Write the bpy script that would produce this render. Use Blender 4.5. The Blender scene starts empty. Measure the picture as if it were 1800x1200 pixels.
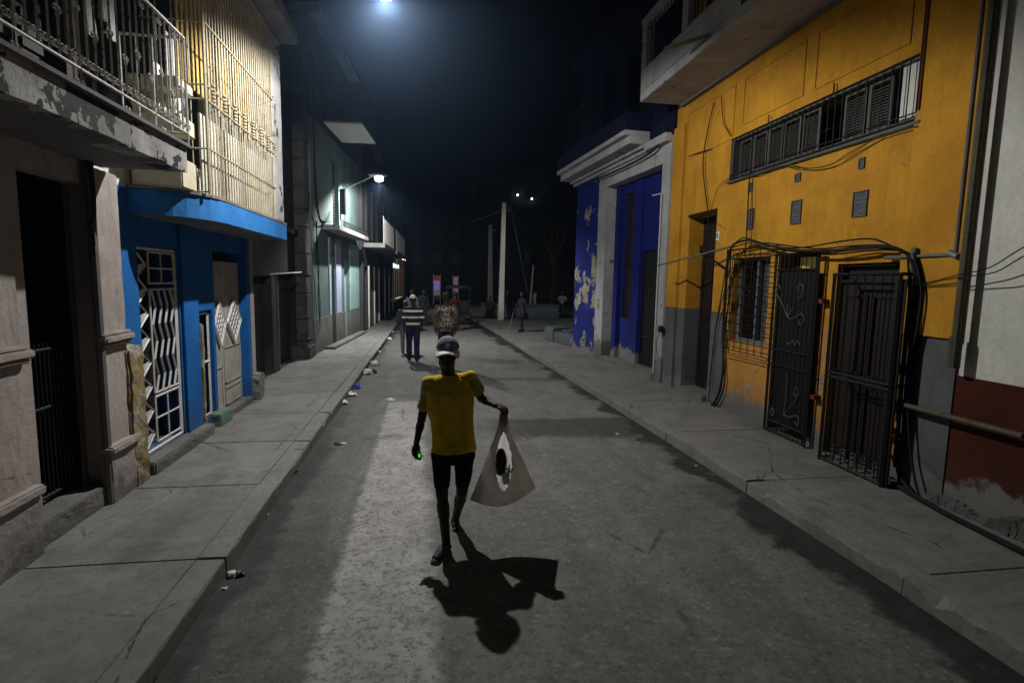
import bpy, bmesh, math, random
from mathutils import Vector, Matrix, Quaternion, noise
from math import pi, sin, cos, radians
random.seed(7)
SC = bpy.context.scene
COL = SC.collection

# ------------------------------------------------------------------ camera
FPX, CAMH = 950.0, 2.1                       # focal length in pixels of the 1800 px frame, camera height
yc = Vector(((752-900)/FPX, (600-490)/FPX, -1.0))
dx = (740-900)/FPX
dn = Vector((dx, -(1 + dx*yc.x)/yc.y, -1.0))
yc.normalize(); zc = -dn.normalized(); xc = yc.cross(zc)
RW = Matrix((xc, yc, zc))                     # world = RW @ camera
CP = Vector((0, 0, CAMH))
cam = bpy.data.cameras.new('camera'); cam_o = bpy.data.objects.new('camera', cam); COL.objects.link(cam_o)
cam.sensor_width = 36; cam.lens = 36*FPX/1800; cam.clip_start = 0.05; cam.clip_end = 500
cam_o.matrix_world = Matrix.Translation(CP) @ RW.to_4x4()
SC.camera = cam_o

# ------------------------------------------------------------------ world (night sky)
W = bpy.data.worlds.new('World'); SC.world = W; W.use_nodes = True
wn = W.node_tree.nodes; wl = W.node_tree.links
bg = wn['Background']
sky = wn.new('ShaderNodeTexSky'); sky.sky_type = 'NISHITA'; sky.sun_disc = False
sky.sun_elevation = radians(-6); sky.sun_rotation = radians(200)
wl.new(sky.outputs[0], bg.inputs[0]); bg.inputs[1].default_value = 0.10

SC.view_settings.view_transform = 'Standard'; SC.view_settings.look = 'None'
SC.view_settings.exposure = 0.0; SC.view_settings.gamma = 1.0
SC.cycles.max_bounces = 8; SC.cycles.diffuse_bounces = 4; SC.cycles.volume_bounces = 0
SC.cycles.use_denoising = True
SC.cycles.sample_clamp_indirect = 4.0
NEAR_W, FAR_W = 1050.0, 1900.0
HAZE = .0020

# ------------------------------------------------------------------ helpers: pixel ray onto a real plane
def ray(px, py): return RW @ Vector(((px-900)/FPX, (600-py)/FPX, -1.0))
def G(px, py, z=0.0):
    d = ray(px, py); t = (z-CAMH)/d.z; return CP + d*t
def Y(px, py, y):
    d = ray(px, py); return CP + d*(y/d.y)

class Facade:
    """a vertical wall plane; u runs along it, d stands out towards the street"""
    def __init__(s, a, b, side):
        s.a = Vector((a[0], a[1], 0)); t = Vector((b[0]-a[0], b[1]-a[1], 0)); s.len = t.length; s.t = t.normalized()
        s.n = Vector((s.t.y, -s.t.x, 0)) * side
    def P(s, u, d, z): return s.a + s.t*u + s.n*d + Vector((0, 0, z))
    def q(s, px, py, d=0.0):
        r = ray(px, py); o = s.a + s.n*d
        k = (o-CP).dot(s.n)/r.dot(s.n); p = CP + r*k
        return (p-s.a).dot(s.t), p.z
    def u(s, px, py, d=0.0): return s.q(px, py, d)[0]
    def z(s, px, py, d=0.0): return s.q(px, py, d)[1]

# ------------------------------------------------------------------ materials
MATS = {}
def nmat(name):
    m = bpy.data.materials.new(name); m.use_nodes = True; MATS[name] = m
    return m, m.node_tree.nodes, m.node_tree.links, m.node_tree.nodes['Principled BSDF']
class NT:
    def __init__(s, n, l): s.n, s.l = n, l; s.pos = n.new('ShaderNodeNewGeometry').outputs['Position']
    def mapv(s, scale, loc=(0, 0, 0)):
        k = s.n.new('ShaderNodeMapping'); s.l.new(s.pos, k.inputs[0]); k.inputs['Scale'].default_value = scale; k.inputs['Location'].default_value = loc
        return k.outputs[0]
    def noise(s, scale, detail=4, rough=.6, vec=None, dist=0):
        k = s.n.new('ShaderNodeTexNoise'); k.inputs['Scale'].default_value = scale; k.inputs['Detail'].default_value = detail
        k.inputs['Roughness'].default_value = rough; k.inputs['Distortion'].default_value = dist
        s.l.new(vec if vec else s.pos, k.inputs['Vector']); return k.outputs['Fac']
    def vor(s, scale, vec=None, feat='F1', out='Distance'):
        k = s.n.new('ShaderNodeTexVoronoi'); k.inputs['Scale'].default_value = scale; k.feature = feat
        s.l.new(vec if vec else s.pos, k.inputs['Vector']); return k.outputs[out]
    def ramp(s, f, a, b, lo=0.0, hi=1.0):
        k = s.n.new('ShaderNodeMapRange'); s.l.new(f, k.inputs[0]); k.interpolation_type = 'SMOOTHSTEP' if a < b else 'LINEAR'
        k.inputs[1].default_value = a; k.inputs[2].default_value = b; k.inputs[3].default_value = lo; k.inputs[4].default_value = hi
        return k.outputs[0]
    def math(s, op, a, b=0.0, c=0.0):
        k = s.n.new('ShaderNodeMath'); k.operation = op
        for i, v in enumerate((a, b, c)):
            if isinstance(v, (int, float)): k.inputs[i].default_value = v
            else: s.l.new(v, k.inputs[i])
        return k.outputs[0]
    def mix(s, f, a, b, mode='MIX'):
        k = s.n.new('ShaderNodeMix'); k.data_type = 'RGBA'; k.blend_type = mode
        for i, v in ((0, f), (6, a), (7, b)):
            if isinstance(v, (int, float)): k.inputs[i].default_value = v
            elif isinstance(v, tuple): k.inputs[i].default_value = (*v, 1)
            else: s.l.new(v, k.inputs[i])
        return k.outputs[2]
    def xyz(s):
        k = s.n.new('ShaderNodeSeparateXYZ'); s.l.new(s.pos, k.inputs[0]); return k.outputs
    def bump(s, h, strength, dist, normal=None):
        k = s.n.new('ShaderNodeBump'); s.l.new(h, k.inputs['Height']); k.inputs['Strength'].default_value = strength
        k.inputs['Distance'].default_value = dist
        if normal: s.l.new(normal, k.inputs['Normal'])
        return k.outputs[0]

def plaster(name, c, c2=None, peel=None, pthr=.62, pscale=1.6, pz=None, dirt=.5, rough=.85, bmp=.25, base=None, streak=.35, fine=24, grime=.35):
    """painted or bare render: mottled, streaked downwards, flaked where peel is given, grimy and crumbling at the foot"""
    m, n, l, b = nmat(name); t = NT(n, l)
    c2 = c2 or tuple(x*.72 for x in c)
    v = t.ramp(t.noise(1.3, 6, .65), .35, .68)
    colr = t.mix(v, c, c2)
    fn = t.noise(fine, 6, .7)
    colr = t.mix(t.ramp(fn, .3, .8, 0, .45), colr, tuple(x*.6 for x in c))
    st = t.noise(1.0, 5, .7, t.mapv((7, 7, .5)))
    colr = t.mix(t.ramp(st, .5, .78, 0, streak), colr, tuple(x*.42 for x in c))
    gm = t.noise(1.7, 8, .78, t.mapv((1, 1, .8), (3, 5, 2)))
    colr = t.mix(t.ramp(gm, .47, .60, 0, grime), colr, tuple(x*.50 for x in c))
    dr = t.noise(1.0, 6, .75, t.mapv((16, 16, .45), (1, 2, 3)))
    colr = t.mix(t.ramp(dr, .55, .72, 0, grime*.8), colr, tuple(x*.38 for x in c))
    sp = t.noise(60, 4, .8, t.mapv((1, 1, 1), (7, 1, 4)))
    colr = t.mix(t.ramp(sp, .60, .72, 0, .5*grime), colr, tuple(min(1, x*1.5+.02) for x in c))
    ckp = t.math('ADD', t.vor(1.1, t.mapv((1, 1, 1), (2.7, .4, 1.3)), 'DISTANCE_TO_EDGE'), t.math('MULTIPLY', t.noise(6, 4, .7), .09))
    crk = t.math('MULTIPLY', t.ramp(ckp, .043, .049, 1, 0), t.ramp(t.noise(1.1, 2, .5), .55, .62, 0, .7*min(1, grime*2)))
    colr = t.mix(crk, colr, tuple(x*.2 for x in c))
    h = t.math('SUBTRACT', fn, crk)
    if peel:
        pn = t.noise(pscale, 7, .62, dist=.3)
        if pz:
            z = t.xyz()[2]
            w = t.math('MULTIPLY', t.ramp(z, pz[0], pz[0]+.5), t.ramp(z, pz[1], pz[1]+.5, 1, 0))
            w2 = t.math('ADD', t.math('MULTIPLY', w, .12), -.09)
            pn = t.math('ADD', pn, w2)
        k = t.ramp(pn, pthr, pthr+.012)
        pc = t.mix(t.ramp(t.noise(9, 5, .6), .35, .65), peel, tuple(x*.6 for x in peel))
        colr = t.mix(k, colr, pc)
        h = t.math('SUBTRACT', h, t.math('MULTIPLY', k, 1.2))
    if base is not None:                       # damp, crumbled foot of the wall
        z = t.xyz()[2]
        zz = t.math('ADD', z, t.math('MULTIPLY', t.noise(3.2, 6, .7), -.75))
        colr = t.mix(t.ramp(zz, base-.33, base-.22, 1, 0), colr, (.17, .165, .155))
    if dirt:
        z = t.xyz()[2]
        zz = t.math('ADD', z, t.math('MULTIPLY', t.noise(2.0, 5, .7), -.9))
        colr = t.mix(t.ramp(zz, -.35, .4, dirt, 0), colr, (.05, .048, .045))
    l.new(colr, b.inputs['Base Color']); b.inputs['Roughness'].default_value = rough; b.inputs['Specular IOR Level'].default_value = .18
    nn = t.bump(h, bmp, .008); nn = t.bump(t.noise(3, 5, .6), .35, .03, nn)
    l.new(nn, b.inputs['Normal'])
    return m
def paint(name, c, rough=.5, metal=0.0, rust=None, rthr=.58, var=.25, scale=8, bmp=.15):
    m, n, l, b = nmat(name); t = NT(n, l)
    colr = t.mix(t.ramp(t.noise(scale, 5, .65), .35, .7), c, tuple(x*(1-var) for x in c))
    if rust:
        colr = t.mix(t.ramp(t.noise(scale*1.7, 6, .7), rthr, rthr+.08), colr, rust)
    l.new(colr, b.inputs['Base Color']); b.inputs['Roughness'].default_value = rough; b.inputs['Metallic'].default_value = metal; b.inputs['Specular IOR Level'].default_value = .3
    if bmp: l.new(t.bump(t.noise(scale*5, 4, .6), bmp, .003), b.inputs['Normal'])
    return m
def cloth(name, c, rough=.9, var=.3, trans=0.0):
    m, n, l, b = nmat(name); t = NT(n, l)
    colr = t.mix(t.ramp(t.noise(14, 5, .6), .35, .7), c, tuple(x*(1-var) for x in c))
    l.new(colr, b.inputs['Base Color']); b.inputs['Roughness'].default_value = rough; b.inputs['Specular IOR Level'].default_value = .15
    hh = t.math('ADD', t.noise(14, 3, .5, t.mapv((1, 1, .35)), dist=.8), t.math('MULTIPLY', t.noise(400, 2, .5), .1))
    l.new(t.bump(hh, .6, .02), b.inputs['Normal'])
    if trans:
        tr = n.new('ShaderNodeBsdfTranslucent'); mx = n.new('ShaderNodeMixShader'); l.new(colr, tr.inputs[0])
        mx.inputs[0].default_value = trans; l.new(b.outputs[0], mx.inputs[1]); l.new(tr.outputs[0], mx.inputs[2])
        l.new(mx.outputs[0], n['Material Output'].inputs[0])
    return m
def glow(name, c, s):
    m, n, l, b = nmat(name); b.inputs['Base Color'].default_value = (*c, 1)
    b.inputs['Emission Color'].default_value = (*c, 1); b.inputs['Emission Strength'].default_value = s
    return m

M = MATS
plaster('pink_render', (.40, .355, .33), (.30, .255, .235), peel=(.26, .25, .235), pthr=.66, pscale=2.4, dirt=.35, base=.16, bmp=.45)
plaster('shaded_wall', (.085, .08, .075), (.05, .048, .045), dirt=0, streak=.4)  # darker copy of the house walls, shade behind the balconies put into the colour
plaster('old_slab_edge', (.50, .49, .455), (.14, .138, .13), peel=(.03, .03, .028), pthr=.535, pscale=4.2, dirt=0, bmp=.6, streak=.85)
plaster('soffit_grey', (.20, .185, .175), (.13, .12, .115), dirt=0, bmp=.3, streak=0)
plaster('sky_blue_paint', (.035, .20, .52), (.02, .15, .42), peel=(.02, .07, .2), pthr=.70, pscale=3, dirt=0, bmp=.25, streak=.2)
plaster('royal_blue_paint', (.012, .125, .38), (.008, .09, .30), dirt=.4, bmp=.2, streak=.15)
plaster('cream_wall', (.60, .55, .43), (.50, .43, .28), dirt=0, streak=.5, peel=(.5, .30, .1), pthr=.68, pscale=2)
plaster('white_wall', (.66, .655, .59), (.56, .56, .50), grime=.15, dirt=.4, streak=.25, bmp=.18)
plaster('white_trim', (.40, .40, .40), (.29, .29, .29), peel=(.20, .19, .17), pthr=.64, pscale=2.5, dirt=.6, base=.5, streak=.4)
plaster('white_pilaster', (.46, .46, .45), (.30, .30, .29), peel=(.07, .07, .065), pthr=.60, pscale=3, dirt=0, streak=.6)
plaster('ochre_paint', (.54, .265, .022), (.42, .19, .018), grime=.42, dirt=.35, streak=.42, bmp=.2, peel=(.36, .25, .12), pthr=.68, pscale=2.2, base=.18)
plaster('ochre_lower', (.50, .24, .045), (.40, .20, .07), dirt=.45, streak=.35, bmp=.25, peel=(.36, .27, .19), pthr=.64, pscale=2.0, base=.30)
plaster('grey_dado', (.115, .115, .125), (.09, .09, .098), dirt=.5, streak=.3, base=.25, bmp=.2)
plaster('maroon_dado', (.062, .013, .006), (.050, .011, .005), dirt=.3, streak=.2, base=.30, bmp=.2, peel=(.15, .13, .12), pthr=.74)
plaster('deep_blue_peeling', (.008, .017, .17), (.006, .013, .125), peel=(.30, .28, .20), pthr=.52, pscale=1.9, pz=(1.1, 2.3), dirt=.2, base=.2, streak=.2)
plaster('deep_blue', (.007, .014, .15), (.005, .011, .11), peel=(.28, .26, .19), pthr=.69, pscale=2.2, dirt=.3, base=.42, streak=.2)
plaster('unlit_blue', (.004, .007, .032), (.003, .005, .025), dirt=0, streak=.3)  # deep blue made darker, the upper storey's lack of light is painted in
plaster('sooty_wall', (.016, .0155, .015), (.007, .007, .007), peel=(.032, .031, .028), pthr=.63, pscale=1.5, dirt=.6, streak=.8, bmp=.6)
plaster('rough_column', (.075, .072, .064), (.038, .036, .033), peel=(.05, .05, .045), pthr=.56, pscale=3, dirt=.5, streak=.5, bmp=.9)
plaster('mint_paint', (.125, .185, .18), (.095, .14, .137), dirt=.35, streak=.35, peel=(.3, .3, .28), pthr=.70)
plaster('shaded_mint', (.045, .06, .06), (.03, .042, .042), dirt=0)  # darker copy of the mint, shade above the lamps put into the colour
plaster('mint_bright', (.33, .52, .50), (.28, .44, .43), dirt=.2, streak=.15)
plaster('pale_lilac', (.40, .44, .60), (.36, .40, .55), dirt=.1, streak=.1)
plaster('stone_dado', (.21, .20, .19), (.12, .115, .11), dirt=.5, streak=.3, bmp=1.0, fine=12)
plaster('far_wall', (.05, .05, .05), (.03, .03, .03), dirt=.3, streak=.5)
plaster('far_brown', (.045, .016, .010), dirt=.3)
plaster('concrete', (.23, .23, .22), (.16, .16, .155), dirt=.3, bmp=.4, streak=.2)
plaster('concrete_blue_grey', (.10, .12, .135), (.07, .085, .10), dirt=.4, bmp=.4, streak=.4)
plaster('yellow_stone', (.34, .25, .12), (.20, .13, .06), peel=(.36, .33, .26), pthr=.52, pscale=6, dirt=.3, bmp=1.0, fine=10)
plaster('green_stone', (.16, .27, .20), (.10, .17, .13), peel=(.30, .32, .29), pthr=.58, pscale=6, dirt=.3, bmp=.5)
plaster('step_stone', (.19, .185, .17), (.12, .115, .105), dirt=.2, bmp=.9, peel=(.28, .25, .2), pthr=.6, pscale=4)
paint('iron_black', (.009, .009, .009), .6, 0, rust=(.035, .015, .008), rthr=.62)
paint('iron_sheet', (.008, .008, .0075), .6, 0, rust=(.02, .012, .008), rthr=.64)
paint('iron_silver', (.16, .16, .15), .4, .4, rust=(.04, .025, .015), rthr=.6)
paint('iron_rail', (.62, .61, .58), .5, 0, rust=(.05, .035, .02), rthr=.56, scale=14)
paint('cage_bar', (.40, .35, .24), .55, 0, rust=(.24, .15, .06), rthr=.58, scale=6)
paint('cage_slat', (.50, .475, .40), .6, 0, rust=(.36, .28, .15), rthr=.66, scale=3)
paint('cage_ochre', (.44, .30, .09), .6, 0, rust=(.32, .20, .06), rthr=.60, scale=3)
paint('rust_pipe', (.13, .035, .015), .7, .1)
paint('white_grille', (.55, .54, .52), .45, 0, rust=(.18, .12, .08), rthr=.66, scale=12)
paint('door_cream', (.36, .345, .31), .6, 0, rust=(.24, .22, .19), rthr=.60, scale=4)
paint('wood_dark', (.014, .009, .007), .6, 0, rust=(.02, .012, .009), rthr=.55, scale=6)
paint('wood_black', (.014, .012, .011), .6, 0, rust=(.03, .022, .018), rthr=.62, scale=6)
paint('shutter_grey', (.085, .082, .074), .6)
paint('vent_grey', (.10, .105, .10), .5, 0, rust=(.05, .05, .05), rthr=.5, scale=20)
paint('cable_black', (.010, .010, .010), .85, bmp=0)
paint('cable_green', (.03, .055, .02), .5, bmp=0)
paint('conduit_grey', (.13, .145, .16), .5, 0)
paint('pipe_olive', (.09, .085, .05), .6, 0, rust=(.05, .035, .02), rthr=.55, scale=7)
paint('pipe_white', (.5, .5, .5), .5, 0, rust=(.2, .18, .15), rthr=.6)
paint('dark_void', (.004, .004, .004), .9, bmp=0)  # near-black paint standing in for the darkness of unlit interiors
paint('glass_dark', (.008, .009, .010), .45, 0, bmp=0)
paint('lamp_metal', (.22, .23, .24), .4, .6)
paint('enamel_white', (.75, .75, .72), .35, 0, bmp=0)
paint('skin', (.028, .015, .010), .6, 0, var=.2, bmp=.05)
paint('sclera', (.5, .48, .45), .3, 0, bmp=0)
paint('shoe_black', (.012, .012, .013), .6, 0)
paint('sole_grey', (.16, .16, .16), .7, 0)
paint('gourd_brown', (.035, .018, .01), .45, 0)
paint('leaf_dark', (.02, .035, .012), .6, 0)
paint('bark', (.05, .04, .03), .9, 0, bmp=.6)
paint('paper_white', (.6, .6, .58), .7, 0, rust=(.25, .24, .22), rthr=.58, scale=30)
paint('paper_blue', (.02, .10, .42), .4, 0)
paint('paper_dark', (.05, .045, .04), .5, 0)
cloth('shirt_yellow', (.66, .47, .015)); cloth('shirt_sleeve', (.42, .34, .10))
cloth('shorts_black', (.006, .006, .006)); cloth('denim_cap', (.22, .25, .31)); cloth('cap_brim', (.8, .8, .8))
cloth('jeans_navy', (.014, .020, .045)); cloth('cap_white', (.7, .7, .68)); cloth('red_cloth', (.035, .004, .004))
cloth('dark_cloth', (.02, .022, .026)); cloth('slate_cloth', (.05, .055, .075)); cloth('laundry_white', (.75, .75, .73), var=.1, trans=.3)
cloth('grey_cloth', (.16, .16, .16)); cloth('print_white', (.5, .48, .42))
glow('lamp_white', (1.0, .98, .95), 30.0); glow('shop_light', (1.0, .86, .55), 3.2); glow('shop_white', (1, .97, .9), 2.0)
glow('neon_violet', (.30, .24, .8), .3); glow('neon_red', (.8, .06, .05), .05); glow('neon_pink', (.6, .38, .42), .08)
glow('small_lamp', (1, 1, .9), 14.0); glow('green_led', (.02, .9, .06), .8); glow('transom_yellow', (.75, .62, .15), .05)

def stripes_mat():
    m, n, l, b = nmat('striped_knit'); t = NT(n, l); z = t.xyz()[2]
    k = t.math('FRACT', t.math('MULTIPLY', t.math('ADD', z, -.03+.018), 1/.158))
    f = t.ramp(k, .30, .33, 1, 0)
    l.new(t.mix(f, (.010, .010, .011), (.62, .61, .57)), b.inputs['Base Color']); b.inputs['Roughness'].default_value = .9
stripes_mat()
def camo_mat():
    m, n, l, b = nmat('camouflage_cloth'); t = NT(n, l)
    a = t.noise(8, 3, .5, dist=.6); c = t.mix(t.ramp(a, .48, .5), (.075, .062, .038), (.03, .022, .016))
    a2 = t.noise(11, 3, .5, t.mapv((1, 1, 1), (5, 3, 1)), dist=.5); c = t.mix(t.ramp(a2, .56, .58), c, (.13, .105, .07))
    a3 = t.noise(9, 3, .5, t.mapv((1, 1, 1), (9, 1, 7)), dist=.5); c = t.mix(t.ramp(a3, .60, .62), c, (.14, .055, .035))
    l.new(c, b.inputs['Base Color']); b.inputs['Roughness'].default_value = .85
    l.new(t.bump(t.noise(16, 3, .5), .5, .015), b.inputs['Normal'])
camo_mat()
def bag_mat(name, ca, cb, tf):
    m, n, l, b = nmat(name); t = NT(n, l)
    c = t.mix(t.ramp(t.noise(10, 5, .6), .3, .7), ca, cb)
    l.new(c, b.inputs['Base Color']); b.inputs['Roughness'].default_value = .6
    tr = n.new('ShaderNodeBsdfTranslucent'); mx = n.new('ShaderNodeMixShader')
    l.new(c, tr.inputs[0]); mx.inputs[0].default_value = tf
    l.new(b.outputs[0], mx.inputs[1]); l.new(tr.outputs[0], mx.inputs[2]); l.new(mx.outputs[0], n['Material Output'].inputs[0])
    l.new(t.bump(t.noise(9, 4, .5, t.mapv((1, 1, .3)), dist=.6), .5, .02), b.inputs['Normal'])
bag_mat('bag_cloth', (.50, .465, .42), (.38, .35, .315), .42)
bag_mat('backlit_white', (.80, .79, .76), (.72, .71, .68), .62)  # whiter copy of the bag cloth, lamplight shining through is put into the colour

def road_mat():
    m, n, l, b = nmat('worn_road'); t = NT(n, l); X = t.xyz(); x, y = X[0], X[1]
    wob = t.math('MULTIPLY', t.math('SUBTRACT', t.noise(1.1, 6, .65), .5), 1.0)
    wob2 = t.math('MULTIPLY', t.math('SUBTRACT', t.noise(6, 5, .7), .5), .16)
    fine = t.noise(55, 6, .75); mid = t.noise(5, 6, .7); big = t.noise(.7, 5, .6)
    c = t.mix(t.ramp(big, .3, .7), (.152, .149, .141), (.118, .116, .110))
    c = t.mix(t.ramp(mid, .40, .62, 0, .5), c, (.085, .084, .08))
    c = t.mix(t.ramp(t.noise(1.2, 6, .7, t.mapv((1.6, .6, 1), (6, 2, 0))), .50, .66, 0, .5), c, (.075, .074, .07))
    # paler concrete reinstatement strip
    xe = t.math('ADD', x, wob2)
    yy = t.math('ADD', y, wob)
    k = t.math('MULTIPLY', t.ramp(xe, -.68, -.60), t.ramp(t.math('ADD', t.math('ADD', xe, t.math('MULTIPLY', wob, .35)), t.math('MULTIPLY', y, .03)), .08, .24, 1, 0))
    k = t.math('MULTIPLY', k, t.ramp(t.noise(1.6, 5, .65, t.mapv((1, .7, 1), (5, 5, 1))), .36, .58, .78, 1))
    k = t.math('MULTIPLY', k, t.ramp(yy, 9.1, 9.3, 1, 0))
    pc = t.mix(t.ramp(mid, .3, .75), (.37, .364, .34), (.24, .236, .222))
    c = t.mix(k, c, pc)
    # paler worn area beyond, where wheels run
    c = t.mix(t.math('MULTIPLY', t.ramp(t.noise(.9, 4, .6, t.mapv((1.5, .45, 1))), .45, .62), .35), c, (.19, .186, .175))
    # fine pitting and aggregate
    c = t.mix(t.ramp(fine, .28, .46, .6, 0), c, (.05, .05, .048))
    c = t.mix(t.ramp(fine, .62, .78, 0, .45), c, (.26, .255, .24))
    c = t.mix(t.ramp(t.noise(13, 5, .75), .60, .68, 0, .6), c, (.06, .06, .057))
    c = t.mix(t.ramp(t.noise(24, 6, .8, t.mapv((1, 1, 1), (2, 9, 1))), .50, .60, 0, .65), c, (.070, .069, .066))
    pit = t.vor(9, t.mapv((1, 1, 1), (.4, .7, 0))); c = t.mix(t.math('MULTIPLY', t.ramp(t.math('ADD', pit, t.math('MULTIPLY', t.noise(30, 3, .6), .25)), .20, .27, 1, 0), t.ramp(t.noise(2.2, 3, .6), .48, .6, .1, .75)), c, (.04, .04, .038))
    c = t.mix(t.ramp(t.noise(19, 6, .8, t.mapv((1, 1, 1), (8, 3, 5))), .54, .66, 0, .55), c, (.27, .265, .25))
    # black silt in the gutters
    kr = t.math('ADD', x, t.math('MULTIPLY', t.ramp(y, 7, 28, 0, .95), 1.0))
    gr_ = t.math('ADD', t.math('ADD', kr, t.math('MULTIPLY', wob, 1.5)), wob2)
    gR = t.ramp(gr_, 2.80, 3.02)
    pat = t.ramp(t.noise(2.0, 4, .6, t.mapv((1.2, .8, 1), (3, 1, 0))), .62, .70, 1, .5)
    gR = t.math('MULTIPLY', gR, pat)
    gl_ = t.math('ADD', t.math('ADD', x, t.math('MULTIPLY', wob, .7)), wob2)
    gL = t.math('MAXIMUM', t.ramp(gl_, -1.27, -1.08, 1, 0), t.ramp(gl_, -1.0, -.72, .38, 0))
    # darkened marks crossing the road
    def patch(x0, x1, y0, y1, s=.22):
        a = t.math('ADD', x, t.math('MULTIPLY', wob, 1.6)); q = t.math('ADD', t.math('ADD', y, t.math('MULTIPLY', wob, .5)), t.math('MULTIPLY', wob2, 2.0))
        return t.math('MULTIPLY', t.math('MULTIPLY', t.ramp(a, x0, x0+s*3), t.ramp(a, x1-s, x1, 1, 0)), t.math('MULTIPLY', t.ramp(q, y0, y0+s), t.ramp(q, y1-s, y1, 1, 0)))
    darkened = patch(.55, 3.4, 6.75, 8.0)
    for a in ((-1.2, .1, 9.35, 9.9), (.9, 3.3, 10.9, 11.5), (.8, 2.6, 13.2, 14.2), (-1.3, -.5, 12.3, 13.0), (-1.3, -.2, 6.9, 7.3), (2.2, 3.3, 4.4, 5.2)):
        darkened = t.math('MAXIMUM', darkened, t.math('MULTIPLY', patch(*a), .75))
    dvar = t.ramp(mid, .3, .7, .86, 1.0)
    dk = t.math('MAXIMUM', t.math('MAXIMUM', t.math('MULTIPLY', gR, .98), t.math('MULTIPLY', gL, .85)), t.math('MULTIPLY', darkened, .72))
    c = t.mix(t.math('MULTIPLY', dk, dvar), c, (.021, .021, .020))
    # old patch seams and cracks
    ck = t.vor(.55, t.mapv((1, .6, 1), (.3, .2, 0)), 'DISTANCE_TO_EDGE')
    ckw = t.math('ADD', ck, t.math('MULTIPLY', t.noise(8, 4, .7), .06))
    crack = t.math('MULTIPLY', t.ramp(ckw, .032, .040, 1, 0), t.ramp(t.noise(.8, 2, .5), .56, .64, 0, .55))
    c = t.mix(crack, c, (.035, .034, .033))
    l.new(c, b.inputs['Base Color'])
    l.new(t.math('ADD', t.math('MULTIPLY', dk, -.25), .9), b.inputs['Roughness']); b.inputs['Specular IOR Level'].default_value = .15
    h = t.math('ADD', t.math('MULTIPLY', fine, .7), t.math('MULTIPLY', mid, .8))
    h = t.math('SUBTRACT', h, t.math('MULTIPLY', crack, 1.0))
    h = t.math('ADD', h, t.math('MULTIPLY', k, .8))
    l.new(t.bump(t.noise(2.2, 4, .6), .5, .05, t.bump(h, .7, .012)), b.inputs['Normal'])
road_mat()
def pave_mat(name, c, c2, patchc):
    m, n, l, b = nmat(name); t = NT(n, l)
    fine = t.noise(42, 6, .75); mid = t.noise(3.5, 6, .68)
    col = t.mix(t.ramp(t.noise(.8, 4, .6), .35, .65), c, c2)
    col = t.mix(t.ramp(mid, .4, .72, 0, .6), col, tuple(v*.5 for v in c))
    col = t.mix(t.ramp(t.noise(20, 6, .8, t.mapv((1, 1, 1), (2, 9, 1))), .50, .62, 0, .6), col, tuple(v*.5 for v in c))
    col = t.mix(t.ramp(t.noise(1.3, 6, .7, t.mapv((1, .5, 1), (1, 4, 1))), .55, .7, 0, .5), col, (.07, .068, .063))
    col = t.mix(t.ramp(fine, .28, .44, .5, 0), col, (.05, .05, .047))
    col = t.mix(t.ramp(t.noise(1.7, 4, .6, t.mapv((1, 1, 1), (4, 7, 0)), dist=.5), .54, .62, 0, .4), col, patchc)
    col = t.mix(t.ramp(t.noise(6, 6, .75), .64, .70, 0, .65), col, (.055, .053, .05))
    ck = t.math('ADD', t.vor(.9, t.mapv((1, .8, 1), (.7, .1, 0)), 'DISTANCE_TO_EDGE'), t.math('MULTIPLY', t.noise(7, 4, .7), .07))
    crack = t.math('MULTIPLY', t.ramp(ck, .036, .041, 1, 0), t.ramp(t.noise(.9, 2, .5), .50, .58, 0, .85))
    col = t.mix(crack, col, (.04, .04, .038))
    l.new(col, b.inputs['Base Color']); b.inputs['Roughness'].default_value = .9; b.inputs['Specular IOR Level'].default_value = .2
    h = t.math('SUBTRACT', t.math('ADD', t.math('MULTIPLY', fine, .4), mid), crack)
    l.new(t.bump(h, .55, .010), b.inputs['Normal'])
pave_mat('pavement_concrete', (.185, .182, .169), (.15, .148, .138), (.21, .205, .19))
pave_mat('kerb_concrete', (.19, .187, .175), (.155, .152, .143), (.16, .157, .147))
paint('soil', (.04, .037, .032), .95, 0)

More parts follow.
